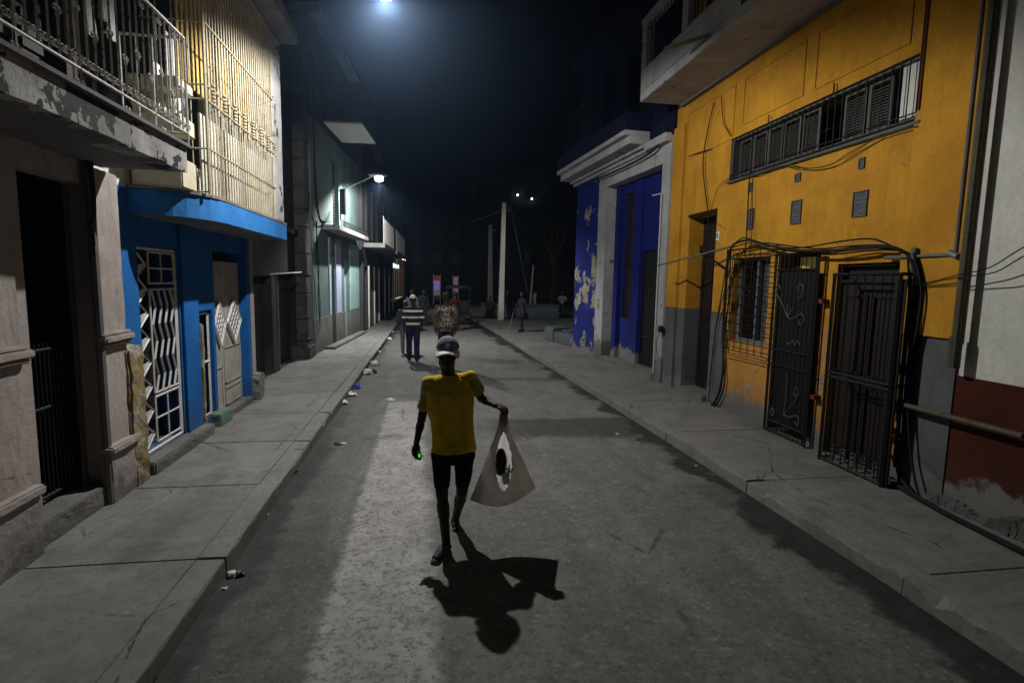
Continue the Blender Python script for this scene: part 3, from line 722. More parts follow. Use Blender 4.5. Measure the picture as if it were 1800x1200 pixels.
gro = gr.build('door_grille', 'white_grille', b)
zg = MB()
for k in range(4):                             # upright zigzags, flat bar
    x = .36+k*.165; pts = [FB.P(U(x+(.055 if j % 2 else -.03)), gd+.005, Zf(.28+.52*j/6)) for j in range(7)]
    for a, c in zip(pts, pts[1:]): zg.tube([a, c], .015, 4)
for j in range(8):                             # triangles up the hinge side
    za, zb_ = Zf(.02+.12*j), Zf(.02+.12*(j+1))
    zg.tube([FB.P(U(.03), gd, zb_), FB.P(U(.24), gd, (za+zb_)/2)], .012, 4); zg.tube([FB.P(U(.24), gd, (za+zb_)/2), FB.P(U(.03), gd, za)], .012, 4)
    zg.hexa([FB.P(U(.05), gd-.004, za+.02), FB.P(U(.05), gd+.004, za+.02), FB.P(U(.05), gd+.004, za+.12), FB.P(U(.05), gd-.004, za+.12), FB.P(U(.2), gd-.004, (za+zb_)/2), FB.P(U(.2), gd+.004, (za+zb_)/2), FB.P(U(.2), gd+.004, (za+zb_)/2+.02), FB.P(U(.2), gd-.004, (za+zb_)/2+.02)])
zg.build('zigzag_bars', 'white_grille', gro)
# sidelight
m = MB(); m.fb(FB, sd0, sd1, .1, sdt+.05, -.29, -.24); m.build('sidelight', 'wood_black', b)
m = MB(); q = lambda x: sd0+.02+(sd1-sd0-.04)*x
zl = [.27, .27+(sdt-.3)*.52, sdt-.04]
for x in (0, 1): m.tube([FB.P(q(x), -.06, zl[0]), FB.P(q(x), -.06, zl[2])], .020, 4)
for z in zl: m.tube([FB.P(q(0), -.06, z), FB.P(q(1), -.06, z)], .020, 4)
m.tube([FB.P(q(.5), -.06, zl[0]), FB.P(q(.5), -.06, zl[1])], .013, 4)
m.build('sidelight_frame', 'white_grille', b)
# right door, cream leaf with lattice panels
m = MB(); m.fb(FB, d3a+.01, d3b-.01, .21, d3t-.14, -.10, -.055)
for x0, x1, y0, y1 in ((.04, .30, .02, .30), (.36, .96, .02, .14), (.36, .96, .17, .42)):
    w3, h3 = d3b-d3a, d3t-.35
    for (a, c, e, f) in ((x0, x1, y0, y0+.008), (x0, x1, y1-.008, y1), (x0, x0+.03, y0, y1), (x1-.03, x1, y0, y1)):
        m.fb(FB, d3a+w3*a, d3a+w3*c, .21+h3*e, .21+h3*f, -.054, -.040)
dro = m.build('door', 'door_cream', b, bevel=.003)
m = MB(); m.fb(FB, d3a, d3b, d3t-.13, d3t+.02, -.29, -.25); m.build('transom', 'dark_void', b)
lt = MB(); 
for (xa, xb) in ((.03, .40), (.44, .97)):
    ua, ub_ = d3a+w3*xa, d3a+w3*xb; cx, hw = (ua+ub_)/2, (ub_-ua)/2; za, zb_ = .21+h3*.44, .21+h3*.74; cz_, hz = (za+zb_)/2, (zb_-za)/2
    for k in range(-2, 3):
        t_ = k/2.5
        # lines of the diamond lattice, clipped to a diamond
        a1 = (cx+hw*(t_-1)/2, cz_+hz*(t_+1)/2); a2 = (cx+hw*(t_+1)/2, cz_+hz*(t_-1)/2)
        c1_ = (cx+hw*(t_-1)/2, cz_-hz*(t_+1)/2); c2_ = (cx+hw*(t_+1)/2, cz_-hz*(t_-1)/2)
        for p, q_ in ((a1, a2), (c1_, c2_)):
            lt.tube([FB.P(p[0], -.03, p[1]), FB.P(q_[0], -.03, q_[1])], .013, 4)
    for p, q_ in (((cx-hw, cz_), (cx, cz_+hz)), ((cx, cz_+hz), (cx+hw, cz_)), ((cx+hw, cz_), (cx, cz_-hz)), ((cx, cz_-hz), (cx-hw, cz_))):
        lt.tube([FB.P(p[0], -.028, p[1]), FB.P(q_[0], -.028, q_[1])], .018, 4)
lt.build('lattice', 'white_grille', dro)
m = MB(); m.fb(FB, FB.u(430, 560)-.02, FB.u(435, 560), .13, az0, 0, .05); m.build('door_frame', 'royal_blue_paint', b)
m = MB(); m.fb(FB, FB.u(435, 560)+.003, e1+.04, .13, az0, 0.0, .055); o = m.build('pilaster', 'pink_render', b, bevel=.01)
m = MB(); m.fb(FB, d1b+.03, sd0-.09, .13, az0, 0, .035); m.build('pilaster', 'royal_blue_paint', b, bevel=.006)
# broken stone buttress, jamb stone and steps
sz = FB.z(240, 607, .12)
m = MB(); m.fb(FB, FB.u(232, 700, .14), FB.u(258, 700, .14), .1, sz, 0, .14); o = m.build('stone_buttress', 'yellow_stone', b, bevel=.02); rough(o, .014, 8, 5)
m = MB(); m.fb(FB, sd0-.08, sd0-.005, .1, FB.z(350, 570, .05), 0, .05); o = m.build('stone_jamb', 'yellow_stone', b, bevel=.012); rough(o, .012, 9, 4)
m = MB(); m.fb(FB, d1a-.20, d1b+.45, .1, .25, -.2, .16); o = m.build('doorstep', 'step_stone', b, bevel=.015); rough(o, .008, 9, 4)
m = MB(); m.fb(FB, d3a-.05, d3b+.02, .1, .22, -.2, .09); o = m.build('doorstep', 'step_stone', b, bevel=.01); rough(o, .006, 9, 3)
m = MB(); m.box(G(364, 750, PH).x, G(400, 742, PH).x, G(372, 750, PH).y, G(372, 750, PH).y+.42, PH-.02, PH+.16)
o = m.build('step_block', 'green_stone', bevel=.015); rough(o, .008, 9, 4); tag(o, 'green painted stone step block on the pavement before the cream lattice door', 'step')
m = MB(); m.fb(FB, FB.u(443, 650, .05), FB.u(452, 650, .05), PH, PH+.42, .02, .16); o = m.build('broken_stone', 'concrete', bevel=.02); rough(o, .02, 8, 4); tag(o, 'broken upright concrete stump at the foot of the blue house corner', 'stone')

# ------------------------------------------------------------------ LEFT: sooty house
FS = Facade((-3.18, 0), (-3.10, 14), 1)
b = thing('sooty_house', 'soot-blackened house with dark plank doors between the blue house and the mint house', 'house', FS.P(11, 0, PH))
s0, s1 = e1+.01, 13.55
o1, o2 = (FS.u(447, 600), FS.u(478, 600)), (FS.u(486, 580), FS.u(521, 580))
ot = FS.z(470, 485); o2t = FS.z(500, 488)
m = MB(); wall(m, FS, s0, s1, 0, 8.6, [(o1[0], o1[1], .14, ot), (o2[0], o2[1], .14, o2t+.1), (9.8, 10.7, 3.6, 5.6), (11.7, 12.5, 3.6, 5.6)], -.4, 0); m.build('wall', 'sooty_wall', b)
m = MB(); m.fb(FS, s0, s1, 8.6, 8.8, -5, .2); m.build('cornice', 'sooty_wall', b)
for z_ in (3.05, 6.2):
    m = MB(); m.fb(FS, s0, s1, z_, z_+.13, 0, .09); m.build('string_course', 'sooty_wall', b, bevel=.01)
for k, (a, c, z_a, z_b) in enumerate(((*o1, .14, ot), (*o2, .14, o2t+.1))):
    m = MB(); m.fb(FS, a, c, z_a, z_b, -.2, -.15)
    for j in range(4): m.fb(FS, a+.05+(c-a-.1)*j/4, a+.02+(c-a-.1)*(j+1)/4, z_a+.1, z_b-.1, -.149, -.13)
    m.build('door', 'wood_black', b, bevel=.004)
for (a, c) in ((9.8, 10.7), (11.7, 12.5)):
    m = MB(); m.fb(FS, a, c, 3.6, 5.6, -.2, -.15); 
    for j in range(16): m.fb(FS, a+.05, c-.05, 3.7+.115*j, 3.76+.115*j, -.149, -.12)
    m.build('shutter', 'wood_black', b)
m = MB(); m.tube([FS.P(o1[1]-.05, .02, ot+.03), FS.P(o2[0]+1.2, .25, o2t+.12)], .018, 5); m.build('bracket_bar', 'conduit_grey', b)
m = MB()
for x_ in (o1[1]+.05, o2[0]-.04): m.fb(FS, x_, x_+.10, .13, ot, 0, .05)
m.build('door_jamb', 'rough_column', b, bevel=.01)
# rough column at the far corner
FC = Facade((-2.98, 13.5), (-2.98, 15), 1)
b = thing('stone_column', 'tall rough grey stone column standing before the mint house corner', 'column', FC.P(.4, 0, PH))
m = MB(); zt_ = .13
for k in range(14):
    h = .42+.1*((k*7) % 3); w_ = .012*((k*5) % 3)
    m.fb(FC, .05-w_, .55+w_, zt_+.006, zt_+h, -.25, .12+w_); zt_ += h
o = m.build('shaft', 'rough_column', b, bevel=.02); rough(o, .012, 6, 4)
m = MB(); m.fb(FC, -.05, .68, .1, .42, -.25, .19); o = m.build('plinth', 'rough_column', b, bevel=.02); rough(o, .014, 6, 4)

# ------------------------------------------------------------------ LEFT: mint house
FM = Facade((-2.86, 14.3), (-2.44, 20.1), 1)
b = thing('mint_house', 'mint green house under the lit wall lamp with white projecting balconies', 'house', FM.P(2, 0, PH))
ML = FM.len
# fascia slab of lower balcony
ld = .45; lz0 = 3.36
lu0, lu1 = FM.u(603, 403, ld), FM.u(648, 430, ld)
mw = MB(); hs = []
for a, c, t_, bz in ((575, 584, 0, 0), (588, 600, 0, 0)): pass
h1 = (FM.u(582, 540), FM.u(589, 540)); h2 = (FM.u(597, 530), FM.u(608, 530)); h3 = (FM.u(608.5, 520), FM.u(613, 520))
dz = FM.z(600, 470)
wall(mw, FM, 0, ML, 6.0, 8.4, [], -.3, 0); mw.build('upper_wall', 'shaded_mint', b); mw = MB()
wall(mw, FM, 0, ML, 1.02, 6.0, [(h1[0], h1[1], .9, dz+.35), (h3[0]-.25, h3[1]+.1, .9, dz+.3), (FM.u(585, 380), FM.u(596, 380), 3.5, 5.5), (FM.u(600, 360)+.3, FM.u(608, 360)+.3, 3.5, 5.0)], -.3, 0)
mw.build('wall', 'mint_paint', b)
mw = MB(); wall(mw, FM, 0, ML, 0, 1.02, [(h1[0], h1[1], .15, 1.02), (h3[0]-.25, h3[1]+.1, .15, 1.02)], -.3, .03); o = mw.build('stone_dado', 'stone_dado', b)
m = MB(); m.fb(FM, h1[1]+.10, h1[1]+.75, 1.03, dz+.8, 0, .03); m.build('painted_panel', 'pale_lilac', b)
m = MB(); m.fb(FM, h1[0]-.22, h1[0]-.02, 1.03, dz+.8, 0, .03); m.build('painted_panel', 'pale_lilac', b)
m = MB(); m.fb(FM, h3[0]-.25, h3[1]+.1, .16, dz+.28, -.16, -.10); m.build('door', 'mint_bright', b)
m = MB(); m.fb(FM, h1[0], h1[1], .16, dz+.33, -.25, -.2); m.build('door', 'wood_black', b)
m = MB(); m.fb(FM, h3[1]+.16, ML-.1, 1.03, dz+.8, 0, .03); m.build('painted_panel', 'mint_bright', b)
m = MB(); m.fb(FM, 1.0, ML-.1, .1, .2, .03, .28); o = m.build('doorstep', 'step_stone', b, bevel=.01)
m = MB(); m.fb(FM, 0, ML, 8.4, 8.6, -4, .3); m.build('roof', 'soffit_grey', b)
for q0 in (ML-.2, 0):
    m = MB(); m.fb(FM, q0, q0+.2, 0, 8.4, -4, -.301); m.build('party_wall', 'shaded_mint', b)
m = MB(); m.fb(FM, lu0-.4, lu1, lz0, lz0+.13, 0, ld); bl = m.build('balcony', 'white_trim', b, bevel=.01)
m = MB()
k = lu0
while k < lu1-.1:
    m.tube([FM.P(k, ld-.03, lz0+.13), FM.P(k, ld-.03, lz0+.30)], .010, 5); k += .16
m.tube([FM.P(lu0-.2, ld-.03, lz0+.30), FM.P(lu1-.03, ld-.03, lz0+.30)], .014, 5)
m.build('low_rail', 'iron_black', bl)
ud = 1.02; ua, ub2 = FM.u(637, 218, ud), FM.u(661, 272, ud); uz = FM.z(637, 218, ud)
m = MB(); m.fb(FM, ua, ub2, uz+.05, uz+.95, 0, ud); bu_ = m.build('upper_balcony', 'shaded_mint', b, bevel=.01)
m = MB(); m.fb(FM, ua+.004, ub2-.004, uz, uz+.048, 0, ud-.004); m.build('soffit', 'white_wall', bu_)
m = MB(); m.fb(FM, ua-.03, ub2+.03, uz+.951, uz+1.03, 0, ud+.04); m.build('coping', 'shaded_mint', bu_)
for (a, c) in ((FM.u(585, 380), FM.u(596, 380)), (FM.u(600, 360)+.3, FM.u(608, 360)+.3)):
    m = MB(); m.fb(FM, a-.02, c+.02, 3.45, 5.52, -.2, -.14)
    for j in range(18): m.fb(FM, a+.03, c-.03, 3.55+j*.105, 3.60+j*.105, -.139, -.11)
    m.build('shutter', 'wood_black', b)
m = MB(); m.fb(FM, FM.u(596, 380)+.1, FM.u(596, 380)+.25, 4.0, 4.75, 0.0, .16); o = m.build('meter_box', 'iron_black', b, bevel=.01)
cb = MB()
u_ = FM.u(575, 380)
for k in range(4):
    cb.tube(smoothpts([FM.P(.1+.03*k, .06, 7.5), FM.P(.12, .07, 5.6), FM.P(.1+.04*k, .08, 4.2), FM.P(.35+.03*k, .09, 3.6), FM.P(.9, .07+.02*k, 3.50+.02*k), FM.P(1.6, .06, 3.9-.1*k)]), .012, 5)
cb.tube(smoothpts([FM.P(.2, .05, 3.5), FM.P(.35, .06, 2.4), FM.P(.25, .06, 1.7), FM.P(.3, .07, .9)]), .012, 5)
cb.tube(smoothpts([FM.P(.3, .05, 3.5), FM.P(.15, .06, 2.6), FM.P(.4, .06, 1.5), FM.P(.28, .07, .7)]), .010, 5)
tag(cb.build('cable_bundle', 'cable_black'), 'black cables drooping down the near corner of the mint house', 'cable')

# ------------------------------------------------------------------ LEFT: farther houses
specs = [((-2.30, 20.15), (-2.2, 25.6), 7.2, 'far_wall', 'plain_house', 'narrow unlit grey house with tall door slits just past the mint house'),
         ((-2.15, 25.65), (-2.0, 32.5), 6.2, 'sooty_wall', 'balcony_house', 'unlit house with a railed balcony just before the lit shop'),]
for (A, B, H, mt, nm, lab) in specs:
    F = Facade(A, B, 1); b = thing(nm, lab, 'house', F.P(F.len/2, 0, PH)); hs = []
    nd = 3
    for k in range(nd): c = F.len*(k+.5)/nd; hs += [(c-.45, c+.45, .2, 2.5), (c-.45, c+.45, 3.6, 5.6)]
    m = MB(); wall(m, F, 0, F.len, 0, H, hs, -.3, 0); m.build('wall', mt, b)
    for k in range(nd):
        c = F.len*(k+.5)/nd
        m = MB(); m.fb(F, c-.45, c+.45, .2, 2.5, -.2, -.16); m.build('door', 'wood_black', b)
        m = MB(); m.fb(F, c-.45, c+.45, 3.6, 5.6, -.2, -.16); m.build('shutter', 'wood_black', b)
        m = MB(); m.fb(F, c+.50, c+.62, .13, 2.55, 0, .05); m.build('door_jamb', 'white_wall', b)
    m = MB(); m.fb(F, .3, F.len-.3, 3.2, 3.36, 0, .75); bl = m.build('balcony', 'concrete', b)
    m = MB(); k = .35
    while k < F.len-.35: m.tube([F.P(k, .7, 3.36), F.P(k, .7, 4.3)], .012, 4); k += .14
    m.tube([F.P(.3, .7, 4.3), F.P(F.len-.3, .7, 4.3)], .02, 5); m.build('railing', 'iron_rail', bl)
    m = MB(); m.fb(F, 0, F.len, H, H+.2, -4, .25); m.build('cornice', mt, b)
# lit shop
F = Facade((-2.0, 32.55), (-1.85, 38), 1)
b = thing('lit_shop', 'brightly lit little shop front glowing warm at the end of the left row', 'shop', F.P(2.6, 0, PH))
sa, sb = F.u(688, 500), F.u(704, 500); sz0, sz1 = 1.05, F.z(696, 462)
m = MB(); wall(m, F, 0, F.len, 0, 5.6, [(sa, sb, .9, sz1)], -.3, 0); m.build('wall', 'far_wall', b)
m = MB(); m.fb(F, sa-.3, sb+.3, .8, sz1+.2, -1.6, -1.5); m.build('back_wall', 'shop_light', b)
m = MB(); m.fb(F, sa, sb, sz1-.28, sz1-.05, -.25, -.1); m.build('light_box', 'shop_white', b)
m = MB(); m.fb(F, sa-.1, sb+.1, .78, .9, -.2, .25); m.build('counter', 'white_wall', b)
m = MB()
for k in range(5): u = sa+(sb-sa)*k/4; m.tube([F.P(u, -.1, .9), F.P(u, -.1, sz1)], .05, 5)
m.build('mullion', 'wood_black', b)
m = MB(); z_ = F.z(701, 457); m.fb(F, F.u(696, 460), F.u(704, 460), z_, z_+.32, .3, .34); m.build('shop_sign', 'shop_white', b)
m = MB(); m.fb(F, F.len-1.2, F.len-.4, 0.1, 4.6, 0, .35); m.build('pillar', 'far_brown', b)

# ------------------------------------------------------------------ end of the street and behind the plaza
def block(nm, lab, A, B, H, mt, side, floors, bays, warm=()):
    F = Facade(A, B, side); b = thing(nm, lab, 'building', F.P(F.len/2, 0, 0)); hs = []; wn_ = []
    fh = (H-.8)/floors; bw = F.len/bays
    for f_ in range(floors):
        for k in range(bays):
            c = bw*(k+.5); z_ = .2+fh*f_
            h = (c-.5, c+.5, z_+(.0 if f_ == 0 else .7), z_+min(fh-.5, 2.6)); hs.append(h); wn_.append((f_, k, h))
    m = MB(); wall(m, F, 0, F.len, 0, H, hs, -.35, 0); m.build('wall', mt, b)
    for f_, k, h in wn_:
        m = MB(); m.fb(F, h[0], h[1], h[2], h[3], -.25, -.2); m.build('door' if f_ == 0 else 'window', 'wood_black' if f_ == 0 else 'glass_dark', b)
    m = MB()
    for f_ in range(1, floors): m.fb(F, 0, F.len, .2+fh*f_-.1, .2+fh*f_+.1, 0, .15)
    m.fb(F, -.1, F.len+.1, H, H+.3, -6, .3); m.build('cornice', mt, b)
    m = MB(); m.fb(F, 0, .3, 0, H, -6, -.351); m.fb(F, F.len-.3, F.len, 0, H, -6, -.351); m.build('side_wall', mt, b)
    return b, F
endb, FE = block('corner_building', 'dark old building closing the far end of the street', (-6, 60), (6, 60), 9.0, 'far_wall', 1, 3, 6)
b2, FQ = block('plaza_building', 'tall dark building behind the plaza with two tiny lights high up', (4, 56), (26, 50), 13.0, 'far_wall', 1, 4, 9)
FL = Facade((-1.7, 38.1), (-1.55, 58), 1)
block('terraced_building', 'unlit terraced building beyond the lit shop on the left', (-1.8, 38.1), (-1.6, 59), 7.5, 'sooty_wall', 1, 2, 7)
for px, py, lab in ((910, 343, 'upper left of two tiny white lamps high on the plaza building'), (935, 350, 'lower right of two tiny white lamps high on the plaza building')):
    u_, z_ = FQ.q(px, py, .5); t_ = thing('wall_lamp', lab, 'lamp', FQ.P(u_, 0, z_), 'lamps high on the plaza building')
    m = MB(); m.tube([FQ.P(u_, 0, z_+.1), FQ.P(u_, .45, z_+.12)], .03, 5); m.build('arm', 'lamp_metal', t_)
    m = MB(); m.ell(FQ.P(u_, .5, z_), (.07, .07, .09)); m.build('bulb', 'small_lamp', t_)
def banner(px, py0, py1, w, y, mats, lab):
    a = Y(px, py0, y); c = Y(px, py1, y); t_ = thing('lit_sign', lab, 'sign', (a.x, y, 0))
    m = MB(); m.box(a.x-w/2-.05, a.x-w/2, y-.05, y+.05, 0, a.z+.1); m.box(a.x+w/2, a.x+w/2+.05, y-.05, y+.05, 0, a.z+.1); m.build('post', 'lamp_metal', t_)
    n = len(mats)
    for i, mt in enumerate(mats):
        z0_ = a.z+(c.z-a.z)*(i+1)/n; z1_ = a.z+(c.z-a.z)*i/n-.02
        m = MB(); m.box(a.x-w/2+.02, a.x+w/2-.02, y-.03, y+.03, z0_, z1_); m.build('light_panel', mt, t_, bevel=.01)
banner(768, 484, 528, .50, 44, ['neon_red', 'neon_violet', 'neon_violet', 'neon_pink', 'grey_cloth'], 'narrow upright lit sign, red above violet, at the far end of the road')
banner(801, 486, 514, .36, 43, ['neon_pink', 'neon_pink'], 'narrow upright pale pink lit sign at the far end of the road')

# ------------------------------------------------------------------ RIGHT: ochre house
FY = Facade((4.66, 0), (4.66, 10), -1)
yE = FY.u(1176, 500); yN = FY.u(1697, 500)     # far and near ends
b = thing('ochre_house', 'ochre yellow house with grey dado, barred gates and a long shuttered strip window', 'house', FY.P(7, 0, PH))
cd0, cd1 = FY.u(1250, 560), FY.u(1203, 560); cdt = FY.z(1240, 376)
wu0, wu1, wz0, wz1 = FY.u(1349, 540), FY.u(1287, 540), FY.z(1320, 605), FY.z(1320, 452)
ga0, ga1, gat = FY.u(1428, 600), FY.u(1360, 600), FY.z(1390, 447)
gb0, gb1, gbt = FY.u(1574, 600), FY.u(1462, 600), FY.z(1530, 462)
st0, st1, stz0, stz1 = FY.u(1618, 200), FY.u(1288, 270), FY.z(1450, 266), FY.z(1450, 172)
dz_ = FY.z(1230, 545)                          # top of the grey dado
H_ = 8.4
holes = [(cd0, cd1, .2, cdt), (wu0, wu1, wz0, wz1), (ga0, ga1, .14, gat), (gb0, gb1, .14, gbt), (st0, st1, stz0, stz1)]
mu = (wu1+cd0)/2
m = MB(); wall(m, FY, yN, yE, dz_, H_, holes, -.35, 0); m.build('wall', 'ochre_paint', b)
m = MB(); wall(m, FY, yN, gb0-.12, 0, dz_, [], -.35, .006); m.build('dado', 'grey_dado', b)
m = MB(); wall(m, FY, wu1+.14, yE, 0, dz_, holes, -.35, .006); m.build('dado', 'grey_dado', b)
m = MB(); wall(m, FY, gb0-.12, wu1+.14, 0, dz_, holes, -.35, .002); m.build('lower_wall', 'ochre_lower', b)
m = MB(); m.fb(FY, yN, yE, H_, H_+.2, -5, .2); m.build('roof', 'soffit_grey', b)
for q0 in (yN, yE-.2):
    m = MB(); m.fb(FY, q0, q0+.2, 0, H_, -5, -.351); m.build('party_wall', 'soffit_grey', b)
m = MB(); ps = FY.u(1196, 450); m.fb(FY, ps, yE, dz_, 5.0, .0, .05); m.build('pilaster', 'ochre_paint', b, bevel=.004)
m = MB(); m.fb(FY, ps, yE, .1, dz_-.003, .007, .055); m.build('pilaster', 'grey_dado', b, bevel=.004)
pu = FY.u(1622, 120)
m = MB(); m.fb(FY, yN, pu, dz_+.003, 5.0, 0, .04); m.build('pilaster', 'ochre_paint', b, bevel=.004)
# recessed panels of the upper wall: thin raised mouldings
mp = MB()
def frame(mb, F, u0, u1, z0, z1, w, d0, d1):
    mb.fb(F, u0, u1, z0, z0+w, d0, d1); mb.fb(F, u0, u1, z1-w, z1, d0, d1); mb.fb(F, u0, u0+w, z0+w+.001, z1-w-.001, d0, d1); mb.fb(F, u1-w, u1, z0+w+.001, z1-w-.001, d0, d1)
for pa, pb, pz in ((1600, 1430, FY.z(1420, 165)), (1418, 1308, FY.z(1420, 165)), (1298, 1212, FY.z(1250, 262))):
    ua_, ub_ = FY.u(pa, 120), FY.u(pb, 150)
    frame(mp, FY, min(ua_, ub_)+.02, max(ua_, ub_)-.02, pz, 5.15, .025, 0.0, .012)
mp.build('panel_moulding', 'ochre_paint', b)
# strip window
sw = MB(); frame(sw, FY, st0, st1, stz0, stz1, .045, -.12, .015); swo = sw.build('strip_window', 'shutter_grey', b)
m = MB(); m.fb(FY, st0-.02, st1+.02, stz0-.3, stz1+.3, -.55, -.5); m.build('backing', 'dark_void', swo)
nS = 9
for i in range(nS):
    ua_ = st0+.06+(st1-st0-.12)*i/nS; ub_ = st0+.06+(st1-st0-.12)*(i+1)/nS-.03
    if i == 0:
        m = MB(); m.fb(FY, ua_, ub_-.12, stz0+.05, stz1-.05, -.1, -.02); m.build('reveal_panel', 'white_wall', swo); continue
    if i in (3,): continue
    m = MB(); frame(m, FY, ua_, ub_, stz0+.05, stz1-.05, .035, -.10, -.065)
    z_ = stz0+.10
    while z_ < stz1-.11:
        m.hexa([FY.P(ua_+.035, -.10, z_), FY.P(ub_-.035, -.10, z_), FY.P(ub_-.035, -.07, z_-.018), FY.P(ua_+.035, -.07, z_-.018), FY.P(ua_+.035, -.10, z_+.008), FY.P(ub_-.035, -.10, z_+.008), FY.P(ub_-.035, -.07, z_-.010), FY.P(ua_+.035, -.07, z_-.010)])
        z_ += .031
    m.build('louvre_shutter', 'shutter_grey', swo)
m = MB(); n = 30
for i in range(n+1):
    u = st0+.02+(st1-st0-.04)*i/n; m.tube([FY.P(u, .035, stz0+.02), FY.P(u, .035, stz1-.01)], .0065, 5)
for z in (stz0+.02, stz1-.01, stz0+.08): m.tube([FY.P(st0, .035, z), FY.P(st1, .035, z)], .008, 5)
for u in (st0+.35*(st1-st0), st0+.72*(st1-st0)): m.tube([FY.P(u, .035, stz1), FY.P(u, .035, stz1+.10)], .009, 5)
m.build('bars', 'iron_black', swo)
m = MB(); m.fb(FY, st0-.05, st1+.05, stz0-.035, stz0-.002, 0, .05); m.build('sill', 'shutter_grey', swo, bevel=.006)
# vent blocks
for i, (x0, x1, y0, y1) in enumerate(((1398, 1409, 303, 321), (1510, 1522, 276, 298), (1390, 1411, 350, 395), (1498, 1528, 333, 383), (1313, 1327, 366, 404), (1316, 1325, 320, 338))):
    ua_, zb_ = FY.q(x0, y1); ub_, za_ = FY.q(x1, y0); lo, hi = min(ua_, ub_), max(ua_, ub_)
    m = MB(); frame(m, FY, lo, hi, zb_, za_, .012, 0.0, .018)
    m.fb(FY, lo+.012, hi-.012, zb_+.012, za_-.012, 0.0, .006)
    for k in range(1, 6): z_ = zb_+(za_-zb_)*k/6; m.fb(FY, lo+.014, hi-.014, z_-.004, z_+.004, .0065, .012)
    m.build('vent', 'vent_grey', b)
# far door in its deep reveal
m = MB(); m.fb(FY, cd0, cd1, .2, cdt, -.34, -.28); 
for (a_, c_, e_, f_) in ((.1, .45, .08, .35), (.55, .9, .08, .35), (.1, .45, .4, .78), (.55, .9, .4, .78)):
    w_ = cd1-cd0; h_ = cdt-.2; frame(m, FY, cd0+w_*a_, cd0+w_*c_, .2+h_*e_, .2+h_*f_, .02, -.279, -.26)
m.fb(FY, cd0, cd1, .2+h_*.80, .2+h_*.84, -.279, -.22)
m.build('door', 'wood_dark', b, bevel=.003)
m = MB(); m.fb(FY, cd0-.02, cd1+.05, .1, .22, -.3, .10); o = m.build('doorstep', 'step_stone', b, bevel=.012); rough(o, .006, 9, 3)
m = MB(); m.fb(FY, cd0-.0, cd1, cdt, cdt+.04, 0.0, .03); m.build('lintel', 'iron_black', b)
# number plate with its digit
nu, nz = FY.q(1262, 415)
m = MB(); m.fb(FY, nu-.045, nu+.045, nz-.07, nz+.07, 0, .008); npl = m.build('number_plate', 'enamel_white', b, bevel=.003)
def text(body, size, origin, xdir, normal, mat, name, parent, ext=.002):
    cu = bpy.data.curves.new('t', 'FONT'); cu.body = body; cu.size = size; cu.align_x = 'CENTER'; cu.align_y = 'CENTER'; cu.extrude = ext; cu.space_line = .95
    o = bpy.data.objects.new('t', cu); COL.objects.link(o); bpy.context.view_layer.update()
    me = bpy.data.meshes.new_from_object(o.evaluated_get(bpy.context.evaluated_depsgraph_get())); bpy.data.objects.remove(o)
    xd = Vector(xdir).normalized(); nn = Vector(normal).normalized(); yd = nn.cross(xd); R_ = Matrix((xd, yd, nn)).transposed()
    off = Vector(origin)-parent_loc(parent)
    for v in me.vertices: v.co = R_ @ v.co + off
    me.materials.clear(); me.materials.append(MATS[mat]); me.name = name
    o = bpy.data.objects.new(name, me); COL.objects.link(o)
    if parent: o.parent = parent
    return o
text('8', .12, FY.P(nu, .011, nz), -FY.t, FY.n, 'cable_black', 'digit', npl)
# window with projecting cage
m = MB(); m.fb(FY, wu0, wu1, wz0, wz1, -.33, -.30); wo = m.build('window', 'glass_dark', b)
m = MB(); frame(m, FY, wu0, wu1, wz0, wz1, .05, -.16, -.10); m.fb(FY, (wu0+wu1)/2-.02, (wu0+wu1)/2+.02, wz0+.051, wz1-.051, -.16, -.11); m.build('frame', 'conduit_grey', wo)
m = MB(); m.fb(FY, wu0+.05, (wu0+wu1)/2-.03, wz0+.05, wz1-.05, -.22, -.19); m.build('shutter', 'shutter_grey', wo)
cgd = .14; c0_, c1_ = FY.u(1357, 540, cgd), FY.u(1272, 540, cgd); k0, k1 = wz0-.12, wz1+.12
m = MB()
for i in range(12): z = k0+.0+(k1-k0)*i/11; m.tube([FY.P(c0_, cgd, z), FY.P(c1_, cgd, z), FY.P(c1_, 0, z)], .006, 4); m.tube([FY.P(c0_, cgd, z), FY.P(c0_, 0, z)], .006, 4)
for i in range(8): u = c0_+(c1_-c0_)*i/7; m.tube([FY.P(u, cgd, k0), FY.P(u, cgd, k1)], .006, 4)
for k in range(1, 4): m.tube([FY.P(c1_, cgd*k/4, k0), FY.P(c1_, cgd*k/4, k1)], .005, 4)
cx_, cz_ = (c0_+c1_)/2+.05, (k0+k1)/2+.12
m.tube([FY.P(cx_-.16, cgd+.004, cz_), FY.P(cx_, cgd+.004, cz_-.06), FY.P(cx_+.16, cgd+.004, cz_), FY.P(cx_, cgd+.004, cz_+.06), FY.P(cx_-.16, cgd+.004, cz_)], .006, 4)
m.tube(smoothpts([FY.P(c0_, cgd, k0), FY.P(c0_+.05, cgd+.02, k0-.06), FY.P(c0_+.2, cgd, k0-.04), FY.P(c1_, cgd, k0-.05)]), .006, 4)
m.build('window_cage', 'iron_black', wo)
